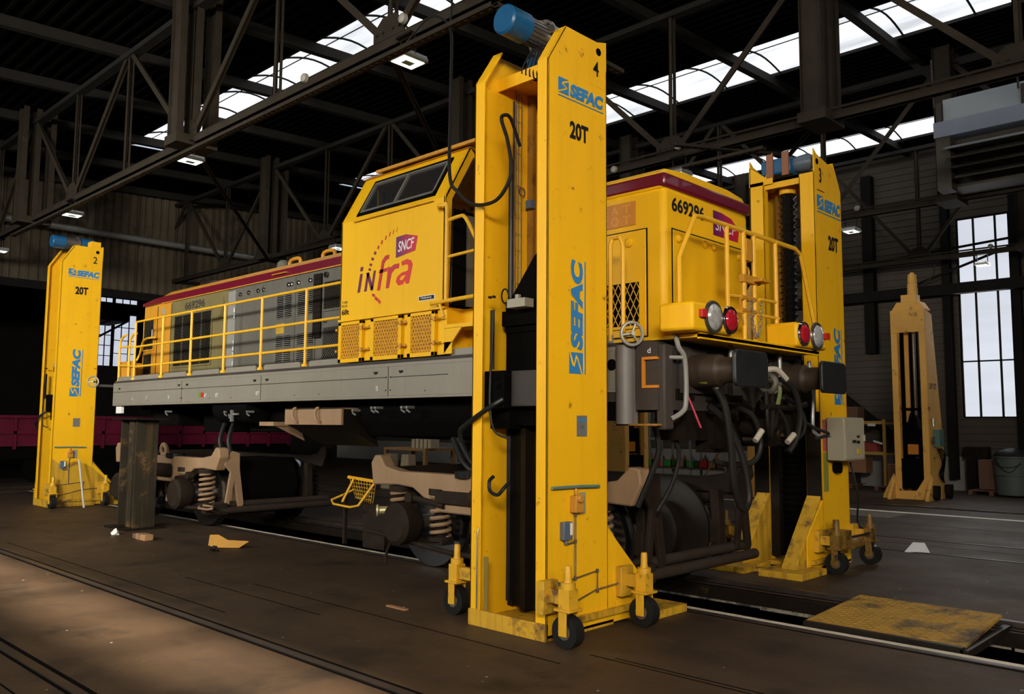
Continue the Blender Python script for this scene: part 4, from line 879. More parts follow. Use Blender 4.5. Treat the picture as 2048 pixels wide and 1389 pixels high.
lpoly(aa, INF3, 'letter_a'); MB().flat([(-8.11, 3.515), (-8.05, 3.51), (-7.99, 3.565), (-8.07, 3.56)], (0, oy_-.0035, 0), XU, ZU, .001).build('letter_gap', Y2, it, smooth=False)
for k_, (x, z, wd, hh, rot, m) in enumerate(((-8.72, 3.72, .05, .030, 10, INF1), (-8.70, 3.78, .05, .032, 20, INF1), (-8.665, 3.85, .05, .034, 25, INF1), (-8.615, 3.92, .045, .038, 32, INF1), (-8.55, 3.985, .035, .045, 38, INF2), (-8.48, 4.04, .028, .05, 42, INF2), (-8.40, 4.085, .02, .055, 50, INF2), (-8.32, 4.12, .014, .06, 60, INF2), (-8.25, 4.14, .009, .06, 66, INF2), (-8.18, 4.155, .006, .06, 70, INF2),
        (-8.63, 3.38, .06, .035, -25, INF2), (-8.57, 3.33, .065, .038, -32, INF2), (-8.51, 3.29, .065, .038, -40, INF3))):
    c_, s__ = math.cos(R(-20 if k_ < 10 else rot)), math.sin(R(-20 if k_ < 10 else rot))
    P = [(x+dx*c_-dz*s__, z+dx*s__+dz*c_) for dx, dz in ((-wd/2, -hh/2), (wd/2, -hh/2), (wd/2, hh/2), (-wd/2, hh/2))]
    lpoly(P, m, 'arc_dash')
MB().flat([(-8.19, 3.80), (-7.82, 3.845), (-7.78, 4.02), (-8.0, 4.07), (-8.19, 4.06)], (0, oy_, 0), XU, ZU, .003).build('operator_plaque', SNCFX, it, smooth=False)
text('SNCF', (-8.15, oy_-.003, 3.865), (1, 0, .06), ZU, .31, .13, WHITE, it, 'operator_lettering', th=.001, bold=.01, shear=.2)
MB().box(-7.74, -7.45, FY0-.004, FY0, 3.215, 3.275).build('name_plate_edge', WHITE, lo); MB().box(-7.73, -7.46, FY0-.006, FY0-.004, 3.222, 3.268).build('name_plate', INK, lo)
text('Chalindrey', (-7.70, FY0-.007, 3.228), XU, ZU, .20, .034, WHITE, lo, 'name_lettering', th=.001)
text('68t', (-9.31, FY0-.001, 3.18), XU, ZU, .16, .075, INK, lo, 'weight_marking', bold=.02); text('M 67t', (-9.31, FY0-.001, 3.28), XU, ZU, .13, .035, INKG, lo, 'weight_marking'); text('V 60t', (-9.31, FY0-.001, 3.33), XU, ZU, .13, .035, INKG, lo, 'weight_marking')
# ventilation boxes under the cab side
MB().box(CX0, CX1+.02, FY0+.03, FY0+.5, 2.56, 3.11).build('cab_base', Y2, lo, bevel=.004)
MB().box(CX0-.01, CX1+.02, FY0-.02, FY0+.04, 3.09, 3.12).build('cab_ledge', Y2, lo)
for (a, b) in ((-9.36, -8.84), (-8.66, -8.05), (-7.93, -7.43)):
    d = thing_child('vent_door', lo)
    fr = MB().box(a, b, FY0-.015, FY0+.03, 2.55, 2.60).box(a, b, FY0-.015, FY0+.03, 3.04, 3.08).box(a, a+.06, FY0-.015, FY0+.03, 2.55, 3.08).box(b-.06, b, FY0-.015, FY0+.03, 2.55, 3.08)
    fr.build('door_frame', Y2, d, bevel=.003)
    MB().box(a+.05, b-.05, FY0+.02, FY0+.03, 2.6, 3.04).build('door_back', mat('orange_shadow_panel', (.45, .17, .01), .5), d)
    mesh_net(MB(), a+.055, b-.055, 2.60, 3.04, FY0-.002, .052, .095, .0042).build('mesh', RAILY, d, smooth=False)
    h = MB()
    for z in (2.70, 2.98): h.cyl((b+.02, FY0-.04, z-.025), (b+.02, FY0-.04, z+.025), .02, 8).tube([(b-.08, FY0-.025, z), (b+.12, FY0-.025, z)], .008, 6).cyl((a-.02, FY0-.03, z-.01), (a-.02, FY0-.03, z+.02), .015, 8)
    h.build('hinge', Y2d, d)
MB().prism([(-7.28, 2.56), (-7.28, 2.86), (-6.98, 2.86)], 'y', FY0, FY0+.02).box(-7.28, -6.55, FY0, FY0+.5, 2.85, 2.90).box(-7.28, -6.6, FY0+.25, FY0+.27, 2.90, 3.10).box(-7.28, -6.6, FY0+.35, FY0+.37, 2.56, 2.85).box(-7.28, -7.15, FY0, FY0+.02, 2.56, 2.7).build('cab_step_box', Y2, lo, bevel=.003)
hb = MB().tube([(-7.34, 6.42, 4.26), (-7.30, 6.36, 4.28), (-7.20, 6.36, 4.27), (-7.155, 6.36, 4.20), (-7.155, 6.36, 3.17)], .024, 8, 4)
hb.tube([(-7.155, 6.36, 4.08), (-6.95, 6.36, 4.10), (-6.84, 6.36, 4.06), (-6.65, 6.36, 3.76), (-6.62, 6.36, 3.66), (-6.62, 6.36, 3.17)], .022, 8, 4)
hb.tube([(-7.155, 6.36, 3.66), (-6.62, 6.36, 3.68)], .018, 8).tube([(-7.42, 6.36, 3.15), (-6.45, 6.36, 3.17)], .024, 8).tube([(-7.28, 6.37, 3.15), (-7.2, 6.37, 2.98)], .018, 8)
hb.build('entrance_rail', RAILY, lo)

# front hood
MB().box(CX1, -4.64, HY0, HY1, 2.54, 4.16).build('front_hood', Y2, lo, bevel=.06)
RF = [(HY0-.01, 4.12), (HY0-.01, 4.28), (HY0+.08, 4.345), (HY0+.4, 4.38), (HY1-.4, 4.38), (HY1-.08, 4.345), (HY1+.01, 4.28), (HY1+.01, 4.12)]
MB().prism(RF, 'x', CX1, -4.66).build('front_roof', Y2, lo, bevel=.03, angle=20)
MB().box(CX1, -4.62, HY0-.018, HY1+.018, 4.14, 4.285).build('maroon_stripe', MAROON, lo, bevel=.03)
for (n_, P) in (('side_door', (-5.9, -4.84, 2.64, 3.745)), ):
    MB().box(P[0], P[1], HY0-.012, HY0, P[2], P[3]).build('door_gap', INK, lo)
    MB().box(P[0]+.012, P[1]-.012, HY0-.02, HY0, P[2]+.012, P[3]-.012).build(n_, Y2, lo, bevel=.005)
g = grille('side_grille', -5.75, -4.92, 2.76, 3.20, y=HY0-.022, net=RAILY, px=.075, pz=.13, fr=Y2)
MB().lathe((-5.05, HY0-.02, 3.62), (0, -1, 0), [(0, .05), (.02, .05), (.03, .03)], 12).build('latch', Y2, lo)
MB().box(-6.2, -4.98, HY0-.010, HY0-.002, 3.80, 4.05).build('builder_plate', mat('plate_orange', (.55, .21, .02), .5, noise=.1), lo, bevel=.003)
for (tx, x, z) in (('E', -5.42, 3.935), ('A', -5.29, 3.935), ('T', -5.14, 3.935), ('C', -5.42, 3.82), ('O', -5.29, 3.82), ('T', -5.14, 3.82)):
    text(tx, (x, HY0-.010, z), XU, ZU, .10, .09, mat('plate_relief', (.66, .30, .03), .5), lo, 'relief_letter', th=.004, bold=.02)
# front face
FXH = -4.638
MB().box(FXH, FXH+.006, 7.12, 8.60, 2.62, 3.735).build('door_gap', INK, lo)
MB().box(FXH, FXH+.014, 7.135, 8.585, 2.635, 3.72).build('front_door', Y2, lo, bevel=.005)
for (y, z) in ((7.22, 3.64), (7.72, 3.66), (7.90, 3.66), (8.42, 3.63)):
    MB().lathe((FXH+.012, y, z), (1, 0, 0), [(0, .045), (.018, .045), (.03, .03), (.04, .02)], 14).build('latch', Y2, lo)
text('669296', (FXH, 7.13, 3.91), YU, ZU, .62, .15, INK, lo, 'number_marking', bold=.03)
sn = MB().flat([(0, 0), (.52, .0), (.55, .14), (.38, .24), (.16, .27), (0, .27)], (FXH, 7.93, 3.80), YU, ZU, .003).build('operator_plaque', SNCFY, lo, smooth=False)
text('SNCF', (FXH+.003, 7.97, 3.86), YU, ZU, .44, .12, WHITE, sn, 'operator_lettering', th=.001, shear=.2)
# front platform, railing and headlamp pods
MB().box(-4.75, -4.02, 6.62, 9.08, 2.555, 2.585).box(-4.05, -4.02, 6.62, 9.08, 2.54, 2.60).build('front_platform', Y2, lo)
fr_ = MB(); FR = -4.22
fr_.tube([(FR, 6.60, 2.62), (FR, 6.60, 3.30), (FR, 6.88, 3.74), (FR, 7.0, 3.755), (FR, 8.98, 3.755), (FR, 9.12, 3.70), (FR, 9.42, 2.95), (FR, 9.42, 2.65)], .024, 8)
for (y, z0) in ((7.47, 2.56), (7.80, 2.62), (8.02, 2.62), (8.50, 2.56)): fr_.tube([(FR, y, z0), (FR, y, 3.755)], .024, 8)
fr_.tube([(FR, 7.47, 3.05), (FR, 7.80, 3.07)], .018, 8).tube([(FR, 8.12, 3.08), (FR, 8.50, 3.09)], .018, 8).tube([(FR, 7.20, 2.90), (FR, 8.55, 2.92)], .018, 8).tube([(FR, 7.1, 2.62), (FR, 8.6, 2.62)], .018, 8)
fr_.build('front_railing', RAILY, lo)
MB().box(FR-.03, FR+.03, 7.75, 8.1, 3.22, 3.30).box(FR, FR+.12, 7.95, 8.15, 3.24, 3.27).box(FR-.03, FR+.03, 7.82, 7.95, 3.45, 3.68).torus((FR, 7.86, 3.33), (1, 0, 0), .05, .015, 14, 6).build('coupling_bracket', Y2d, lo, bevel=.004)
ch = MB(); zz = 3.10
for i in range(16):
    t_ = i/15; a = math.pi*t_; y = 7.98-.10*math.cos(a); z = 3.02-.34*math.sin(a)
    ch.torus((FR+.04, y, z), (1, 0, 0) if i % 2 else (0, 1, 0), .022, .006, 8, 5)
ch.build('safety_chain', GALV, lo)
rm = MB()
for z in (3.06, 2.93): rm.cyl((FR, 7.72, z), (FR, 8.02, z), .03, 8)
rm.tube([(FR, 7.70, 3.08), (FR, 7.78, 2.78)], .01, 6).build('rail_hinge', Y2d, lo)
def pod(y0, y1, white_y, red_y, flag_y, nm):
    p = thing_child(nm, lo)
    MB().box(-4.33, -3.97, y0, y1, 2.60, 2.86).build('lamp_housing', Y2, p, bevel=.03)
    for (yy, r, m, lab) in ((white_y, .135, LENSW, 'headlight'), (red_y, .115, LENSR, 'tail_light')):
        z = 2.74
        rg = MB().torus((-3.965, yy, z), (1, 0, 0), r, .016, 28, 8).lathe((-3.97, yy, z), (1, 0, 0), [(0, r+.02), (.02, r+.012)], 28).build(lab, CHROME if lab == 'tail_light' else mat('tarnished_bezel', (.22, .19, .15), .3, .8, noise=.3, scale=20), p)
        MB().lathe((-3.955, yy, z), (1, 0, 0), [(0, r*.92), (.02, r*.8), (.035, r*.45), (.04, .001)], 28).build('lens', m, rg)
    MB().box(-3.99, -3.93, flag_y-.04, flag_y+.04, 2.72, 2.79).build('lamp_bracket', REDP, p)
pod(6.42, 7.14, 6.76, 7.06, 6.56, 'lamp_pod'); pod(8.45, 9.18, 8.92, 8.60, 9.14, 'lamp_pod')
# side grab rail and hand wheel at the front corner
MB().tube([(-4.93, 6.50, 2.56), (-4.93, 6.50, 3.50), (-4.90, 6.50, 3.56), (-4.82, 6.50, 3.56), (-4.78, 6.50, 3.48), (-4.78, 6.50, 2.56)], .022, 8).build('corner_grab_rail', RAILY, lo)
def handwheel(x, y, z, nrm=(1, -.6, 0)):
    v = Vector(nrm).normalized(); w_ = MB().torus((x, y, z), v, .105, .016, 26, 8).lathe(Vector((x, y, z))-v*.03, v, [(0, .02), (.06, .02)], 10)
    a = v.orthogonal().normalized(); b = v.cross(a)
    for k in range(3): an = 2*math.pi*k/3+.5; w_.tube([(x, y, z), tuple(Vector((x, y, z))+(a*math.cos(an)+b*math.sin(an))*.1)], .012, 6)
    w_.cyl((x, y, z), tuple(Vector((x, y, z))-v*.18), .014, 8)
    w_.build('hand_wheel', mat('wheel_steel', (.34, .33, .29), .4, .4, noise=.2), lo)
handwheel(-4.58, 6.36, 2.60); handwheel(-17.9, 6.47, 2.57, (1, -.9, 0))
MB().beam((-17.95, 6.60, 2.5), (-16.8, 6.75, 2.45), .06, .05).build('wheel_bracket', DGREY, lo)

# front frame corner: bolster with steps, buffer beam
MB().box(-4.95, -4.38, FY0+.015, FY0+.05, 1.98, 2.52).build('corner_plate', DGREY, lo)
MB().prism([(-4.78, 1.77), (-4.78, 2.50), (-4.62, 2.50), (-4.62, 1.77)], 'y', FY0-.05, FY0+.05).lathe((-4.70, FY0-.04, 1.77), (0, 0, 1), [(0, .085), (.73, .085)], 16).build('corner_post', mat('post_grey', (.15, .135, .13), .5, noise=.15), lo)
MB().prism([(-4.60, 2.0), (-4.60, 2.50), (-4.36, 2.50), (-4.36, 2.38), (-4.52, 2.38), (-4.52, 2.10), (-4.36, 2.10), (-4.36, 1.90), (-4.60, 1.90)], 'y', FY0, FY0+.03).build('step_plate', DGREY, lo)
MB().box(-4.53, -4.36, FY0-.012, FY0+.14, 2.36, 2.385).box(-4.53, -4.36, FY0-.012, FY0+.14, 2.10, 2.125).box(-4.53, -4.505, FY0-.012, FY0+.14, 2.125, 2.36).box(-4.54, -4.36, FY0+.14, FY0+.15, 2.1, 2.38).build('foot_hole', ORANGED, lo)
MB().box(-4.80, -4.33, FY0-.06, FY0+.16, 1.755, 1.775).build('step', mat('step_edge', (.35, .17, .03), .6, noise=.3, spots=((.05, .03, .02), .5, 8)), lo, bevel=.004)
MB().cyl((-4.88, FY0-.004, 2.33), (-4.88, FY0+.02, 2.33), .055, 22).build('frame_hole', BLACK, lo)
MB().box(-4.98, -4.80, FY0+.02, FY0+.1, 1.80, 2.15).build('cover_plate', BLACK, lo)
text('d', (-4.47, FY0-.003, 2.42), XU, ZU, .035, .05, WHITE, lo, 'chalk_mark', th=.001); text('7', (-4.90, FY0+.012, 2.14), (1, 0, -.2), (.2, 0, 1), .06, .05, WHITE, lo, 'chalk_mark', th=.001)
MB().box(-4.40, -4.30, FY0+.02, 6.62, 1.72, 2.50).build('beam_end', DGREY, lo, bevel=.02)
MB().box(-4.46, -4.34, 6.6, 9.1, 1.90, 2.50).box(-4.6, -4.3, 9.08, 9.23, 1.75, 2.52).build('buffer_beam', DGREY, lo, bevel=.008)
text('LMW 8 09', (-4.338, 6.82, 2.36), YU, ZU, .36, .065, ORANGED, lo, 'overhaul_date', th=.001, bold=.01)
for (y, r) in ((6.97, .2), (8.73, .2)):
    bu = thing_child('buffer', lo)
    MB().box(-4.34, -4.30, y-.22, y+.22, 2.06, 2.50).build('buffer_flange', DGREY, bu, bevel=.006)
    MB().lathe((-4.32, y, 2.27), (1, 0, 0), [(0, .16), (.30, .15), (.32, .13), (.34, .12), (.55, .12), (.58, .14)], 28).build('buffer_casing', mat('rusty_casing', (.05, .031, .02), .55, .2, noise=.3, scale=8), bu)
    # disc: round with a wide flattened outline
    P = []
    for k in range(40):
        a = 2*math.pi*k/40; P.append((y+max(-.30, min(.30, .36*math.cos(a))), 2.27+max(-.165, min(.165, .235*math.sin(a)))))
    MB().prism(P, 'x', -3.74, -3.70).build('buffer_head', mat('buffer_black', (.022, .024, .027), .45, .3, noise=.3, scale=6), bu, bevel=.01)
MB().tube([(-4.27, 6.60, 2.63), (-4.25, 6.62, 2.48), (-4.22, 6.68, 2.36), (-4.22, 6.69, 1.98), (-4.24, 6.65, 1.88), (-4.3, 6.57, 1.82)], .024, 8, 4).tube([(-4.22, 6.68, 2.38), (-4.32, 6.55, 2.38)], .02, 8).build('corner_hand_rail', mat('bare_rail', (.30, .29, .27), .4, .3), lo)
MB().tube([(-4.2, 7.47, 2.56), (-4.2, 7.47, 2.35), (-4.3, 7.47, 2.28)], .024, 8, 3).tube([(-4.2, 8.50, 2.56), (-4.2, 8.50, 2.2), (-4.3, 8.48, 2.1)], .022, 8, 3).tube([(-4.2, 9.22, 2.5), (-4.18, 9.26, 2.1), (-4.18, 9.26, 1.7), (-4.1, 9.5, 1.66)], .022, 8, 4).build('rail_stub', GALV, lo)
# coupling, cocks and hoses
MB().box(-4.34, -4.28, 7.65, 8.05, 2.0, 2.4).box(-4.3, -4.05, 7.80, 7.90, 2.15, 2.27).torus((-4.0, 7.85, 2.18), (0, 1, 0), .08, .03, 16, 8).build('draw_hook', STEEL, lo)
MB().tube([(-4.0, 7.80, 2.10), (-3.98, 7.78, 1.80), (-4.0, 7.85, 1.66), (-4.0, 7.92, 1.80), (-4.0, 7.92, 2.1)], .025, 8, 4).cyl((-4.0, 7.72, 1.95), (-4.0, 8.0, 1.95), .035, 10).build('screw_coupling', GREASE, lo)
def cock(y, z, m1, nm):
    c = thing_child(nm, lo)
    MB().cyl((-4.35, y, z), (-4.12, y, z-.02), .035, 10).lathe((-4.12, y, z+.03), (.3, 0, -1), [(0, .04), (.10, .045), (.16, .03)], 12).build('cock_body', STEEL, c)
    return c
c1 = cock(7.0, 2.22, OLIVE, 'brake_cock'); MB().box(-4.20, -4.10, 6.86, 6.96, 2.14, 2.30).lathe((-4.12, 6.92, 2.22), (1, 0, 0), [(0, .08), (.05, .07)], 14).build('cock_cover', OLIVE, c1, bevel=.02); MB().beam((-4.08, 6.98, 2.21), (-4.0, 7.22, 2.20), .025, .03).build('cock_lever', LIME, c1); MB().beam((-4.12, 6.92, 2.33), (-4.08, 7.10, 2.30), .04, .03).build('cock_lever', mat('rust_red', (.22, .05, .03), .6), c1)
c2_ = cock(8.15, 2.25, OLIVE, 'brake_cock'); MB().tube([(-4.15, 8.0, 2.32), (-4.05, 8.12, 2.34), (-4.0, 8.25, 2.24)], .03, 8, 5).build('white_coupling', mat('dirty_white', (.42, .38, .32), .6), c2_)
hs = [([(-4.10, 7.0, 2.12), (-4.02, 7.03, 1.95), (-3.98, 7.06, 1.6), (-3.98, 7.10, 1.25), (-3.98, 7.22, 1.02), (-3.98, 7.33, 1.0), (-3.98, 7.38, 1.15), (-4.02, 7.32, 1.5), (-4.1, 7.18, 1.8), (-4.2, 7.05, 1.95)], .034),
      ([(-4.05, 8.2, 2.25), (-3.98, 8.35, 2.15), (-3.96, 8.45, 1.9), (-3.98, 8.40, 1.65), (-4.02, 8.30, 1.5)], .032),
      ([(-4.2, 7.55, 1.95), (-4.08, 7.68, 1.85), (-4.05, 7.76, 1.6), (-4.08, 7.68, 1.42), (-4.2, 7.5, 1.38), (-4.3, 7.3, 1.42)], .028),
      ([(-4.15, 8.0, 2.05), (-4.05, 8.2, 1.9), (-4.05, 8.35, 1.7), (-4.1, 8.4, 1.5)], .022),
      ([(-4.6, 6.72, 1.8), (-4.55, 6.74, 1.55), (-4.6, 6.68, 1.3), (-4.7, 6.6, 1.0)], .028), ([(-4.55, 6.9, 1.8), (-4.5, 7.0, 1.5), (-4.55, 6.95, 1.2), (-4.65, 6.85, .95)], .022),
      ([(-4.4, 7.9, 2.0), (-4.2, 8.05, 1.7), (-4.1, 8.15, 1.75), (-4.05, 8.12, 1.95)], .02), ([(-4.2, 8.6, 2.1), (-4.05, 8.7, 1.9), (-4.05, 8.72, 1.7), (-4.2, 8.68, 1.55)], .02),
      ([(-4.3, 9.0, 1.9), (-4.15, 9.2, 1.75), (-4.05, 9.35, 1.68), (-4.15, 9.2, 1.62)], .018)]
for P, r in hs: MB().tube(P, r, 8, 6).build('brake_hose', HOSE, lo)
for a_, b_ in (((-3.98, 7.52, 1.62), (-3.96, 7.62, 1.72)), ((-3.96, 8.15, 1.60), (-3.94, 8.26, 1.68))): MB().cyl(a_, b_, .03, 10).build('hose_end', mat('dirty_white', (.42, .38, .32), .6), lo)
MB().beam((-4.28, 6.80, 2.05), (-4.2, 6.90, 1.74), .03, .015).build('red_lever', PINK, lo)
mx = MB().box(-4.42, -4.32, 6.7, 7.0, 2.0, 2.1).box(-4.7, -4.36, 6.9, 9.0, 1.62, 1.92).box(-4.5, -4.3, 7.3, 7.7, 1.5, 1.9).box(-4.5, -4.2, 8.2, 8.9, 1.55, 1.95).cyl((-4.2, 7.5, 2.0), (-4.2, 7.75, 1.95), .05, 10).cyl((-4.3, 7.9, 1.75), (-4.05, 7.9, 1.75), .09, 14).prism([(7.42, 1.92), (7.85, 1.92), (7.80, 1.98), (7.55, 2.06)], 'x', -4.2, -4.17)
mx.tube([(-4.1, 7.15, 1.98), (-4.1, 7.45, 1.97)], .012, 6).tube([(-4.3, 8.2, 2.0), (-4.1, 8.5, 1.95), (-4.1, 8.9, 2.0)], .03, 8, 4)
rnd = random.Random(3)
for i in range(16):
    y, z = rnd.uniform(7.2, 9.0), rnd.uniform(1.55, 2.1); mx.cyl((-4.34, y, z), (-4.34+rnd.uniform(.05, .22), y+rnd.uniform(-.08, .08), z), rnd.uniform(.02, .05), 9)
mx.build('coupling_gear', GREASE, lo)
wr = MB()
for k in range(5): wr.tube([(-4.1, 8.02+.02*k, 2.3-.03*k), (-4.0, 8.06+.015*k, 2.15), (-4.02, 8.04+.02*k, 1.98)], .006, 5, 4)
wr.build('earth_braid', OLIVE, lo)

# ================================================================== BOGIES standing on the track
def bogie(cx, label):
    t = thing('bogie', label, 'bogie', (cx, YC, 0), 'bogies under the locomotive')
    prof = [(-2.10, 1.26), (-2.02, 1.36), (-1.92, 1.36), (-1.80, 1.22), (-1.5, 1.17), (1.5, 1.17), (1.85, 1.22), (2.0, 1.36), (2.12, 1.34), (2.14, 1.2), (2.02, .98), (1.55, 1.0), (1.25, .98), (.75, .72), (-.75, .72), (-1.25, .98), (-1.55, 1.0), (-2.05, .98)]
    for sy in (-1, 1):
        y = YC+sy*1.02
        MB().prism([(cx+p[0], p[1]) for p in prof], 'y', y-.09, y+.09).build('side_frame', TAN if sy < 0 else DUST_SHADE, t, bevel=.02)  # far frame darker: its shade is put into the colour
        for ax in (-1.2, 1.2):
            x = cx+ax
            MB().lathe((x, y-.12*1, .57), (0, sy, 0), [(-.06, .10), (0, .21), (.08, .25), (.26, .25), (.30, .2)], 22).build('axle_box', DUST_SHADE, t)
            hb = MB().lathe((x, y+sy*.12, .57), (0, sy, 0), [(0, .16), (.05, .15), (.06, .09), (.12, .085)], 18)
            for k in range(8): a = 2*math.pi*k/8; hb.cyl((x+.19*math.cos(a), y+sy*.12, .57+.19*math.sin(a)), (x+.19*math.cos(a), y+sy*.17, .57+.19*math.sin(a)), .022, 7)
            hb.build('axle_cap', DUST_SHADE, t)
            for dx in (-.38, .38):
                MB().coil((x+dx, y, .42), .115, .50, 6, .024, 12).build('coil_spring', TAN if sy < 0 else DUST_SHADE, t)  # far springs take the shaded brown too
                MB().cyl((x+dx, y, .38), (x+dx, y, .43), .15, 18).cyl((x+dx, y, .92), (x+dx, y, .99), .15, 18).cyl((x+dx, y, .42), (x+dx, y, .92), .07, 10).build('spring_seat', DUST_SHADE, t)
            MB().box(x-.52, x+.52, y-.10, y+.10, .34, .40).build('equaliser', DUST_SHADE, t, bevel=.01)
            MB().cyl((x, y+sy*.10, .86), (x-.55*(1 if ax < 0 else -1)*-1, y+sy*.10, .80), .04, 8).lathe((x-.05, y+sy*.06, .86), (0, sy, 0), [(0, .07), (.1, .07)], 12).build('traction_link', DUST_SHADE, t)
    for ax in (-1.2, 1.2):
        x = cx+ax
        wst = thing_child('wheelset', t)
        MB().cyl((x, YC-1.1, .57), (x, YC+1.1, .57), .085, 16).build('axle', STEEL, wst)
        for sy in (-1, 1):
            yw = YC+sy*.70
            MB().lathe((x, yw, .57), (0, sy, 0), [(-.03, .20), (-.03, .50), (0, .585), (.028, .59), (.03, .56), (.03, .50), (.01, .46), (.01, .22), (.05, .18), (.13, .18)], 44).build('wheel_disc', GREASE, wst)
            MB().lathe((x, yw, .57), (0, sy, 0), [(.0301, .50), (.031, .562), (.135, .555), (.14, .50)], 44).build('tyre', TREAD, wst)
        xm = x-.42*(1 if ax > 0 else -1)
        MB().lathe((xm, YC-.45, .60), (0, 1, 0), [(0, .2), (.05, .36), (.85, .36), (.9, .2)], 20).box(xm-.36, xm+.36, YC-.38, YC+.38, .26, .95).build('traction_motor', BLACK, t, bevel=.02)
        MB().lathe((x, YC+.32, .57), (0, 1, 0), [(0, .30), (.04, .38), (.16, .38), (.2, .30)], 24).build('gear_case', GREASE, t)
        for sy in (-1, 1):
            for sx in (-1, 1):
                xx = x+sx*.66
                MB().prism([(xx-.04, .30), (xx+.05, .30), (xx+.07, .62), (xx+.05, 1.05), (xx-.06, 1.05), (xx-.03, .62)], 'y', YC+sy*.72-.03, YC+sy*.72+.09).box(xx-.05, xx+.05, YC+sy*.72-.05, YC+sy*.72+.12, .46, .70).build('brake_hanger', TAN if (cx < -12 and sy < 0) else DUST_SHADE, t, bevel=.008)  # near rear hangers in the lit tan, the rest in shaded brown
    # hanging guard irons at the outer end
    for y in ((YC-.86, YC+.86) if cx > -12 else (YC-.86,)):
        MB().prism([(y-.12, 1.20), (y+.02, 1.30), (y+.14, 1.26), (y+.15, 1.0), (y+.24, .42), (y+.15, .30), (y+.06, .80), (y-.02, .42), (y-.10, .40), (y-.02, .95), (y-.12, 1.06)], 'x', cx+2.05, cx+2.10).build('guard_iron', DUST_SHADE if cx > -12 else TAN, t, bevel=.01)  # lit tan on the rear bogie, painted shade on the front one
    for (dx, z) in ((2.16, .34), (2.02, .42)):
        MB().tube([(cx+dx, YC-1.12, z), (cx+dx, YC+1.05, z)], .055, 12).build('brake_beam', mat('beam_dust', (.038, .027, .021), .7, noise=.25, scale=6), t)
    MB().prism([(YC-1.35, .30), (YC-.95, .26), (YC-.95, .46), (YC-1.35, .42)], 'x', cx+2.06, cx+2.20).build('beam_clevis', DUST_SHADE, t, bevel=.02)
    MB().box(cx-.45, cx+.45, YC-1.0, YC+1.0, .68, .98).cyl((cx, YC, .98), (cx, YC, 1.12), .30, 24).build('bolster', DUST_SHADE, t, bevel=.02)
    MB().box(cx-2.1, cx-1.98, YC-.95, YC+.95, 1.0, 1.2).build('headstock', DUST_SHADE, t)
    for dx in (-.35, .35): MB().cyl((cx+dx, YC-1.02, 1.14), (cx+dx, YC-1.02, 1.22), .16, 18).build('side_bearer', RUBBER, t)
    MB().lathe((cx-.15, YC-1.12, .92), (1, 0, 0), [(0, .05), (.02, .12), (.55, .12), (.6, .08)], 16).box(cx-.75, cx-.15, YC-1.18, YC-1.12, .84, .98).build('side_damper', DUST_SHADE, t)
    MB().torus((cx-.15, YC-1.0, 1.26), (0, 1, .1), .10, .045, 20, 8).box(cx-.32, cx+.02, YC-1.05, YC-.95, 1.17, 1.22).build('lifting_shackle', TAN, t, bevel=.01)
    MB().tube([(cx-1.95, YC-1.25, .42), (cx-.4, YC-1.25, .30), (cx+.4, YC-1.25, .30), (cx+1.95, YC-1.25, .38)], .03, 8).build('brake_rod', DUST_SHADE, t)
    return t
bf = bogie(-6.90, 'dusty brown bogie behind the nearest lifting column, under the cab and hood')
MB().lathe((-8.42, 6.58, .70), (-.6, -.8, 0), [(0, .05), (.10, .05), (.12, .075), (.13, .075), (.14, .07)], 16).build('sensor_cap', mat('brass_cap', (.55, .50, .28), .35, .5), bf)
MB().tube([(-8.42, 6.72, .6), (-8.48, 6.72, .35), (-8.60, 6.72, .18), (-8.62, 6.72, .02)], .018, 6, 4).build('sanding_pipe', DUST_SHADE, bf)
br = bogie(-15.20, 'sunlit tan bogie behind the dark support post, under the rear end')
MB().box(-14.6, -13.45, YC-.55, YC+.55, .22, 1.15).lathe((-13.75, YC-.56, .68), (0, 1, 0), [(0, .40), (.04, .46), (1.08, .46), (1.12, .40)], 28).build('wheel_shade_filler', BLACK, br, bevel=.03)  # black bulk added for the darkness between the rear wheels
MB().box(-16.35, -15.55, 6.50, 6.74, .62, .98).box(-15.53, -15.35, 6.52, 6.70, .66, .95).build('control_box', mat('dusty_mauve', (.28, .22, .20), .65, noise=.12), br, bevel=.01)
MB().tube([(-13.15, 6.48, .42), (-13.1, 6.44, .40), (-12.78, 6.44, .40), (-12.72, 6.48, .42), (-12.78, 6.52, .44), (-13.1, 6.52, .44)], .018, 6).build('rod_shackle', TAN, br)

# ================================================================== THINGS ON AND ABOUT THE FLOOR
jp = thing('support_post', 'dark scuffed steel support post on a base plate under the rear end', 'post', (-14.55, 6.05, 0))
MB().box(-15.0, -14.12, 5.72, 6.38, 0, .03).build('base_plate', GREASE, jp)
POSTM = mat('scuffed_post', (.035, .028, .02), .55, noise=.3, scale=2, spots=((.16, .09, .03), .45, 2.2), streak=((.10, .06, .02), .6))
MB().box(-14.88, -14.84, 5.88, 6.24, .03, 1.80).box(-14.28, -14.24, 5.88, 6.24, .03, 1.80).box(-14.84, -14.28, 6.02, 6.06, .03, 1.80).box(-14.60, -14.40, 5.90, 6.02, .03, 1.80).build('post_shaft', POSTM, jp)
MB().box(-15.05, -14.02, 5.78, 6.32, 1.80, 1.83).build('top_plate', GREASE, jp)
solo(MB().tube([(-18.80, 6.60, .98), (-18.45, 6.62, .015)], .020, 7), 'white_stick', mat('stick_white', (.5, .48, .42), .5), 'thin whitish rod leaning against the column numbered 2', 'rod')
pl = thing('pit_cover', 'worn yellow chequered cover plate lying over the pit', 'cover plate', (-2.8, 8.05, 0))
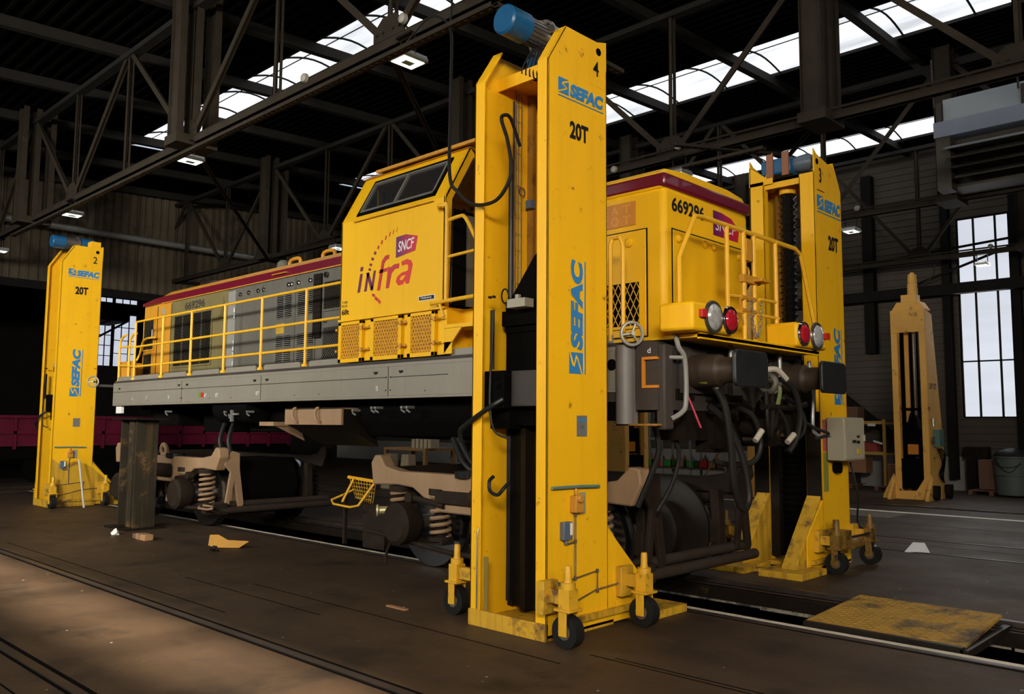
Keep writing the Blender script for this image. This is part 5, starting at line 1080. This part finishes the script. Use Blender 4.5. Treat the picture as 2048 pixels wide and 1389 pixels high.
MB().add([(-3.46, 7.40, .02), (-2.16, 7.40, .02), (-2.20, 8.62, .075), (-3.46, 8.62, .075), (-3.46, 7.40, .045), (-2.16, 7.40, .045), (-2.20, 8.62, .10), (-3.46, 8.62, .10)], [(3, 2, 1, 0), (4, 5, 6, 7), (0, 1, 5, 4), (1, 2, 6, 5), (2, 3, 7, 6), (3, 0, 4, 7)]).build('plate', COVER, pl)
tr = MB()
for i in range(26):
    for j in range(24):
        x = -3.42+i*.049; y = 7.44+j*.049; z = .046+(y-7.4)/1.22*.055; a = (1 if (i+j) % 2 else -1)
        tr.beam((x-.012, y-.012*a, z), (x+.012, y+.012*a, z+.001), .007, .004)
tr.build('tread_pattern', COVER, pl, smooth=False)
MB().box(-3.46, -2.16, 7.34, 7.40, 0, .045).box(-2.18, -2.12, 7.34, 8.6, -.03, .03).build('edge_bar', GREASE, pl)
# wire step frame leaning by the bogie
ws = thing('wire_step', 'small yellow wire mesh step frame leaning beside the front bogie', 'step frame', (-10.2, 7.4, .0))
f = MB().tube([(-10.55, 7.5, .97), (-9.78, 7.5, .93)], .025, 6).tube([(-10.36, 7.46, .96), (-10.48, 7.35, .62)], .018, 6).tube([(-9.86, 7.46, .92), (-10.02, 7.30, .60)], .018, 6).tube([(-10.62, 7.5, .72), (-10.68, 7.3, .64), (-10.48, 7.2, .60), (-10.08, 7.2, .58), (-10.02, 7.30, .60)], .016, 6).tube([(-10.62, 7.5, .72), (-10.40, 7.5, .80)], .014, 6)
f.build('frame', RAILY, ws)
g = MB()
for i in range(10):
    g.tube([(-10.50+i*.07, 7.49, .95-i*.003), (-10.42+i*.045, 7.55, .66-i*.006)], .006, 4)
for i in range(5): g.tube([(-10.48+i*.015, 7.50+.01*i, .90-i*.055), (-9.88-i*.04, 7.50+.01*i, .88-i*.055)], .006, 4)
g.build('mesh', Y1d, ws)
MB().box(-10.1, -9.6, 7.45, 7.50, 0, .62).build('prop_plate', DUST_SHADE, ws)
MB().box(-10.6, -10.55, 7.45, 7.50, 0, .72).build('prop_leg', DUST_SHADE, ws)
# litter
def crumple(name, c, sx, sy, sz, m, label, cat, seed):
    rd = random.Random(seed); bm = bmesh.new(); bmesh.ops.create_icosphere(bm, subdivisions=2, radius=1)
    for v in bm.verts: v.co = Vector((v.co.x*sx*rd.uniform(.6, 1.1), v.co.y*sy*rd.uniform(.6, 1.1), max(0, (v.co.z+.5))*sz*rd.uniform(.4, 1.0)))
    mb = MB(); bm.verts.ensure_lookup_table()
    mb.add([v.co+Vector(c) for v in bm.verts], [tuple(v.index for v in f.verts) for f in bm.faces]); bm.free()
    return tag(own(mb.build(name, m, smooth=False)), label, cat)
rg = MB().add([(-11.50, 5.90, .0), (-11.35, 5.93, .01), (-11.15, 6.10, .01), (-11.32, 6.02, .11), (-11.52, 5.98, .17), (-11.66, 5.92, .16), (-11.62, 5.88, .02), (-11.40, 6.15, .0), (-11.08, 6.22, .10)], [(0, 1, 3, 4), (1, 2, 3), (4, 5, 6, 0), (3, 7, 4), (2, 8, 3), (0, 7, 2, 1), (6, 7, 0), (7, 8, 2), (5, 7, 6), (4, 7, 5), (3, 8, 7)])
solo(rg, 'yellow_rag', mat('rag_yellow', (  .45, .22, .03), .8), 'crumpled yellow rag on the floor, beyond the tracks', 'rag')
pk = thing('wood_block', 'short banded wooden block lying by the support post', 'block', (-12.9, 5.55, 0))
MB().box(-13.1, -12.78, 5.46, 5.60, 0, .09).build('block', mat('block_wood', (.40, .22, .10), .7, noise=.3, scale=8), pk, bevel=.01)
MB().box(-12.98, -12.96, 5.455, 5.605, -.0, .093).box(-13.3, -13.1, 5.50, 5.60, 0, .07).build('binding', CARDD, pk)
crumple('paper_scrap', (-13.85, 5.45, 0), .12, .06, .08, WHITE, 'small white paper scrap beside the support post base', 'paper', 2)
crumple('brown_leaf', (-11.18, 5.75, 0), .11, .06, .06, GREASE, 'small dark brown lump on the floor beside the yellow rag', 'debris', 4)
solo(MB().prism([(-4.44, 12.7), (-4.20, 12.86), (-4.20, 12.95), (-4.42, 12.9)], 'z', .0, .006).add([(-4.46, 12.72, 0), (-4.16, 12.86, 0), (-4.24, 12.90, .13), (-4.38, 12.84, .13)], [(0, 1, 2, 3)]), 'folded_paper', mat('paper_white', (.62, .64, .68), .7), 'folded white paper standing on the floor behind column 3', 'paper')
solo(MB().box(-6.68, -6.40, 5.22, 5.27, 0, .012), 'wood_splinter', CARD, 'thin reddish wood splinter on the floor beside the nearest column', 'splinter')
solo(MB().prism([(-13.3, 10.2), (-12.9, 10.1), (-12.8, 10.4), (-13.2, 10.5)], 'z', 0, .006), 'paper_sheet', WHITE, 'white paper sheet lying on the floor under the locomotive', 'paper')

# red wagon along the cross tracks, far left
wg = thing('flat_wagon', 'low dark red wagon with side stakes at the far left', 'wagon', (-27, 9, 0), None)
MB().box(-27.9, -26.2, 1.0, 16.2, 1.08, 1.9).build('body', REDW, wg)
f = MB()
for i in range(20): f.box(-26.22, -26.14, 1.2+i*.78, 1.28+i*.78, 1.0, 1.9)
f.box(-26.24, -26.12, 1, 16.2, 1.86, 1.94).box(-26.24, -26.14, 1, 16.2, 1.42, 1.50).build('side_rib', REDW, wg)
MB().box(-27.9, -26.3, 1, 16.2, .75, 1.05).build('sole_bar', BLACK, wg)
for y in (3, 4.8, 8.2, 10, 13.5, 15.2): MB().cyl((-26.5, y-.0, .46), (-26.35, y, .46), .42, 20).build('wheel', BLACK, wg)
MB().box(-26.14, -26.0, 6.2, 6.4, 1.3, 1.6).build('grey_tag', GREYBOX, wg)
MB().box(-26.2, -26.1, 6.1, 6.9, .95, 1.30).build('step', REDW, wg)

# grey cabinet under the locomotive on the far side, with a switch box
gc = thing('grey_cabinet', 'pale grey standing cabinet glimpsed under the frame beside the nearest column', 'cabinet', (-9.2, 8.95, 0))
MB().prism([(8.8, 0), (8.8, 1.55), (8.9, 1.85), (9.1, 2.0), (9.35, 2.0), (9.35, 0)], 'x', -9.42, -8.85).build('body', mat('cabinet_pale', (.26, .26, .20), .6, noise=.1), gc, bevel=.01)
MB().box(-9.50, -9.30, 8.72, 8.80, 1.20, 1.46).box(-9.44, -9.42, 8.70, 8.72, 1.2, 1.46).cyl((-9.36, 8.74, 1.46), (-9.36, 8.74, 1.52), .02, 8).build('switch_box', mat('box_light', (.50, .52, .55), .5), gc, bevel=.006)
# work table with folded sheets, far under the frame
tb = thing('work_table', 'wooden work table with pale cloths, seen under the locomotive', 'table', (-18.6, 15.3, 0))
P = (-19.3, -17.5, 14.9, 16.0)
MB().box(P[0], P[1], P[2], P[3], 1.05, 1.12).build('table_top', WOOD, tb)
for x in (P[0]+.05, P[1]-.05):
    for y in (P[2]+.05, P[3]-.05): MB().box(x-.05, x+.05, y-.05, y+.05, 0, 1.05).build('leg', WOOD, tb)
for i, x in enumerate((-18.75, -18.0)):
    solo(MB().prism([(x-.28, .0), (x+.22, .0), (x+.15, .95), (x-.12, .95)], 'y', 14.6, 14.85), 'metal_bucket', mat('pale_metal', (.62, .48, .30), .5, .2), ['tall pale metal container left of its pair by the work table', 'tall pale metal container right of its pair by the work table'][i], 'container')
for i in range(5):
    x = -18.2+i*.17; solo(MB().box(x, x+.12, 15.0, 15.3, 1.12, 1.36+.02*(i % 2)), 'small_tin', mat('tin_pale', (.55, .45, .30), .5), 'small pale tin in the row on the work table', 'tin', 'tins on the work table')

# shelving beyond the hood end, with green and red crates
sf = thing('shelf_rack', 'pale slotted shelving rack behind the front of the locomotive', 'shelf', (-14.6, 22.3, 0), 'shelving racks')
for x in (-15.6, -14.75, -13.75, -12.6):
    for y in (22.0, 22.6): MB().box(x-.03, x+.03, y-.02, y+.02, 0, 2.3).build('upright', mat('slotted_grey', (.34, .33, .29), .6, noise=.2, scale=10), sf)
for z in (.48, 1.35, 1.80): MB().box(-15.6, -12.6, 21.98, 22.62, z, z+.05).build('shelf_board', CARDD if z < 1 else MATS['slotted_grey'], sf)
cr = [(-15.45, GREEN), (-15.05, REDP), (-14.75, GREEN), (-14.3, CARD), (-13.95, GREEN), (-13.5, REDP), (-13.2, CARD), (-12.95, CARDD)]
wds = ['left end', 'second from the left end', 'third from the left end', 'middle left', 'middle right', 'third from the right end', 'second from the right end', 'right end']
for i, (x, m) in enumerate(cr):
    cn = {'crate_green': 'green', 'red_plastic': 'red', 'cardboard': 'brown', 'cardboard_dark': 'dark brown'}[m.name]
    c = MB().box(x, x+.30, 22.05, 22.09, .53, .74).box(x, x+.30, 22.45, 22.49, .53, .74).box(x, x+.02, 22.05, 22.49, .53, .74).box(x+.28, x+.30, 22.05, 22.49, .53, .74).box(x, x+.3, 22.05, 22.49, .53, .55)
    solo(c, 'parts_crate', m, 'small %s crate on the low shelf, %s of the row' % (cn, wds[i]), 'crate', 'crates on the low shelf')
for i in range(7):
    x = -15.3+i*.38; crumple('spare_part', (x, 22.27, .55), .12, .12, .30, [CARD, STEEL, CARDD][i % 3], 'rusty spare part heaped in a crate on the low shelf', 'spare part', 20+i)['group'] = 'spare parts in the crates'
solo(MB().beam((-13.1, 21.3, .03), (-12.55, 21.96, 1.3), .10, .03), 'leaning_board', WOOD, 'light timber board leaning beside the crates', 'board')

# yellow rack, boxes, bin by the north wall
yr = thing('yellow_rack', 'yellow shelf unit with a white tag, by the north wall', 'shelf', (-9.9, 25.3, 0), 'shelving racks')
SHY = mat('shelf_yellow', (.50, .29, .05), .6, noise=.15)
for x in (-10.75, -9.17):
    for y in (24.9, 25.7): MB().box(x-.035, x+.035, y-.035, y+.035, .0, 2.0).build('upright', SHY if y < 25 else DGREY, yr)
for z in (.98, 1.86): MB().box(-10.75, -9.17, 24.88, 24.94, z, z+.09).box(-10.75, -9.17, 24.94, 25.72, z, z+.04).box(-9.2, -9.15, 24.9, 25.7, z+.0, z+.05).build('shelf_board', SHY, yr)
MB().box(-9.62, -9.40, 24.87, 24.88, 1.80, 1.88).build('tag', WHITE, yr)
for i, (x, y, z, w_, h_, m, lb) in enumerate(((-10.6, 25.0, .45, .85, .45, CARD, 'brown cardboard box under the lower shelf of the yellow rack'), (-11.1, 25.0, 1.95, .72, .42, CARD, 'brown cardboard box on top of the yellow rack'), (-10.37, 25.0, 1.95, .42, .42, CARDD, 'dark cardboard box on top of the yellow rack'),
        (-9.0, 24.6, .12, .62, .62, CARD, 'brown cardboard box standing left of the tall orange column'), (-8.9+2.05, 25.2, .14, .85, .78, CARDD, 'dark cardboard box on a pallet right of the tall orange column'))):
    solo(MB().box(x, x+w_, y, y+.5, z, z+h_), 'cardboard_box', m, lb, 'box', bevel=.006)
tr_ = MB().box(-9.95, -9.35, 25.0, 25.3, 1.07, 1.10).prism([(-9.95, 1.10), (-9.4, 1.10), (-9.45, 1.30), (-9.9, 1.34)], 'y', 25.0, 25.3)
solo(tr_, 'red_toolbox', mat('dull_red', (.30, .05, .04), .5), 'red parts tray on the lower shelf of the yellow rack', 'tray')
solo(MB().beam((-9.5, 24.95, 1.38), (-9.25, 24.95, 1.30), .03, .05), 'white_tube', WHITE, 'short white tube resting on the red parts tray', 'tube')
def pallet(x, y, label):
    t = thing('pallet', label, 'pallet', (x+.6, y+.4, 0), 'pallets along the wall')
    for i in range(5): MB().box(x, x+1.2, y+i*.18, y+i*.18+.10, .10, .12).build('deck_board', CARDD, t)
    for i in (0, .5, 1.0): MB().box(x+i, x+i+.1, y, y+.8, 0, .10).build('block_row', CARDD, t)
pallet(-11.2, 24.8, 'dark wooden pallet under the yellow rack'); pallet(-7.05, 24.95, 'dark wooden pallet under the dark box'); pallet(-9.3, 24.4, 'dark wooden pallet under the box left of the orange column')
solo(MB().box(-10.9, -10.1, 25.0, 25.5, .12, .42), 'metal_bin', DGREY, 'low grey metal tray on the pallet under the yellow rack', 'tray', bevel=.02)
fr_ = thing('steel_trolley', 'dark steel trolley box between the orange column and the bin', 'trolley', (-6.65, 24.6, 0))
MB().box(-7.35, -6.75, 25.75, 26.1, .92, 1.25).box(-7.3, -6.3, 25.75, 26.1, 0, .9).build('body', GREASE, fr_, bevel=.01)
bn = thing('waste_bin', 'large round grey-green waste bin with a lumpy black bag', 'bin', (-5.98, 25.0, 0))
MB().lathe((-5.98, 25.0, .04), (0, 0, 1), [(0, .36), (.02, .38), (.95, .44), (.96, .46), (1.0, .46), (1.0, .42)], 26).build('drum', BINM, bn)
MB().lathe((-5.98, 25.0, 1.02), (0, 0, 1), [(0, .46), (.04, .45), (.16, .32), (.24, .10)], 18).build('black_bag', RUBBER, bn)
MB().torus((-5.98, 25.0, 1.02), (0, 0, 1), .455, .014, 26, 6).torus((-5.98, 25.0, .55), (0, 0, 1), .42, .012, 26, 6).build('rim', STEEL, bn)
MB().tube([(-6.3, 24.62, 1.0), (-6.1, 24.56, .7), (-5.9, 24.56, .66), (-5.7, 24.6, .9)], .01, 5, 5).tube([(-6.35, 24.7, .95), (-6.2, 24.58, .8), (-5.95, 24.56, .76), (-5.7, 24.62, .85)], .01, 5, 5).build('bag_cord', RUBBER, bn)

# unit heater hanging by the girder
uh = thing('unit_heater', 'big grey louvred unit heater hanging from the girder', 'heater', (-4.4, 17.6, 6.3))
MB().box(-5.14, -3.4, 17.6, 18.6, 7.72, 8.22).build('upper_casing', HEATG, uh)
MB().box(-5.30, -3.2, 17.5, 18.7, 7.45, 7.76).build('hood_band', mat('heater_blue_grey', (.22, .25, .32), .5), uh)
MB().box(-5.28, -5.02, 17.55, 17.9, 6.40, 7.45).box(-3.5, -3.25, 17.55, 17.9, 6.5, 7.45).box(-5.28, -3.25, 17.9, 18.6, 6.5, 7.45).build('lower_casing', HEATD, uh)
for i in range(4):
    z = 7.25-.2*i; MB().prism([(17.30, z-.10), (17.32, z-.12), (17.72, z+.02), (17.70, z+.05)], 'x', -5.08+.06*i, -3.3).build('louvre_blade', HEATG if i == 0 else HEATD, uh)
for x in (-5.2, -3.72): MB().box(x-.05, x+.05, 17.52, 17.62, 7.72, 8.15).tube([(x-.1, 17.6, 8.1), (x-.12, 17.6, 9.1)], .02, 5).build('hanger', DGREY, uh)
dk = thing('ventilation_duct', 'ribbed steel duct end at the upper right corner', 'duct', (-2.4, 12.6, 7.4))
MB().beam((-3.5, 12.7, 8.6), (-2.2, 13.4, 7.6), .5, .25).build('duct_body', HEATD, dk)
for i in range(4): MB().beam((-3.4+.12*i, 12.6+.10*i, 8.62), (-2.15+.12*i, 13.25+.10*i, 7.62), .05, .30).build('duct_rib', HEATD, dk)

# floodlights under the girders
def floodlight(x, y, z, label, src=[None]):
    if src[0] is None:
        t = thing('floodlight', label, 'light', (0, 0, 0), 'floodlights under the girders')
        MB().box(-.16, .16, -.19, .19, 0, .055).build('housing', GALV, t, bevel=.012)
        f = MB()
        for i in range(9): f.box(-.14+i*.034, -.132+i*.034, -.18, .18, .055, .085)
        f.build('cooling_fin', GALV, t)
        g = MB().box(-.125, .125, -.155, .155, -.006, .0).build('glass', LAMP, t)
        MB().box(-.05, .05, -.07, .07, -.012, -.006).build('reflector_core', mat('reflector', (.4, .5, .4), .3), g)
        b = MB()
        for s in (-1, 1): b.box(s*.13-.01, s*.13+.01, -.012, .012, .05, .32)
        b.box(-.14, .14, -.085, .085, .30, .33).build('bracket', GREASE, t)
        src[0] = t; o = t
    else:
        o = copy_tree(src[0]); o['label'] = label
    o.location = (x, y, 6.085 if y < 7 else 6.145); return o
for (x, y, z, lb) in ((-7.72, 6.2, 6.18, 'floodlight nearest the camera, above the cab window'), (-13.4, 6.2, 6.16, 'second floodlight under the girder above the rear hood'), (-18.8, 6.2, 6.14, 'third floodlight, just above column 2'), (-24.2, 6.3, 6.14, 'farthest small floodlight at the left edge'),
        (-7.96, 12.5, 6.16, 'floodlight just over the front hood roof'), (-7.5, 18.8, 6.14, 'floodlight behind column 3 against the dark wall'), (-6.5, 25.1, 6.14, 'floodlight hanging across the tall window'), (-17.7, 12.1, 6.16, 'small floodlight glimpsed behind the cab')):
    floodlight(x, y, z, lb)
# perforated cable trays and round sensors on the girders
def tray(pts, label):
    m = MB()
    for a, b in zip(pts, pts[1:]):
        m.beam(a, b, .10, .012); d = Vector(b)-Vector(a); s = d.normalized().cross(Vector((0, 0, 1)))*.05
        m.beam(tuple(Vector(a)+s+Vector((0, 0, .02))), tuple(Vector(b)+s+Vector((0, 0, .02))), .006, .05); m.beam(tuple(Vector(a)-s+Vector((0, 0, .02))), tuple(Vector(b)-s+Vector((0, 0, .02))), .006, .05)
        n = int(d.length/.12)
        for i in range(n):
            c = Vector(a)+d*((i+.5)/n); m.box(c.x-.02, c.x+.02, c.y-.02, c.y+.02, c.z-.012, c.z-.006)
    return solo(m, 'cable_tray', TRUSS, label, 'cable tray', 'perforated cable trays')
tray([(-22, 5.98, 6.08), (-6.0, 5.95, 6.08), (-6.05, 8.2, 6.08)], 'perforated cable tray running below the girder over the locomotive')
tray([(-7.6, 11.8, 6.42), (-6.6, 13.4, 6.42)], 'short perforated cable tray above the front hood')
tray([(-8.3, 12.4, 6.22), (-6.3, 12.4, 6.22)], 'perforated cable tray beside the floodlight over the hood')
for i, (x, y, z) in enumerate(((-7.75, 6.19, 6.62), (-9.9, 6.20, 6.50), (-7.9, 12.42, 6.62), (-9.3, 12.44, 6.5), (-7.3, 18.72, 6.62), (-6.25, 25.0, 6.62))):
    solo(MB().lathe((x, y, z), (0, -1, 0), [(0, .03), (.03, .065), (.08, .06), (.10, .03)], 16), 'round_sensor', mat('sensor_grey', (.36, .33, .28), .5), 'small round pale sensor on the girder, ' + ['beside the nearest floodlight', 'left of the nearest floodlight', 'right above the hood floodlight', 'left of the hood roof', 'behind column 3', 'in front of the tall window'][i], 'sensor', 'round sensors')
cab_ = MB().tube([(-6.9, 6.15, 6.55), (-6.66, 5.95, 6.4), (-6.64, 5.91, 6.1)], .012, 6, 5).tube([(-7.5, 5.95, 6.12), (-7.0, 5.92, 6.30), (-6.64, 5.91, 6.10)], .012, 6, 6)
solo(cab_, 'feed_cable', HOSE, 'thin cable running from the cable tray to the hanging power cable', 'cable')
for i, (y) in enumerate((12.38, 18.68, 24.98)):
    solo(MB().tube([(-20, y, 6.60), (-12, y, 6.585), (-8, y, 6.60), (-4, y, 6.585), (2, y, 6.60)], .022, 6, 4), 'conduit_run', TRUSS, 'thin conduit along the girder ' + ['behind the front hood', 'behind column 3', 'before the tall window'][i], 'conduit')
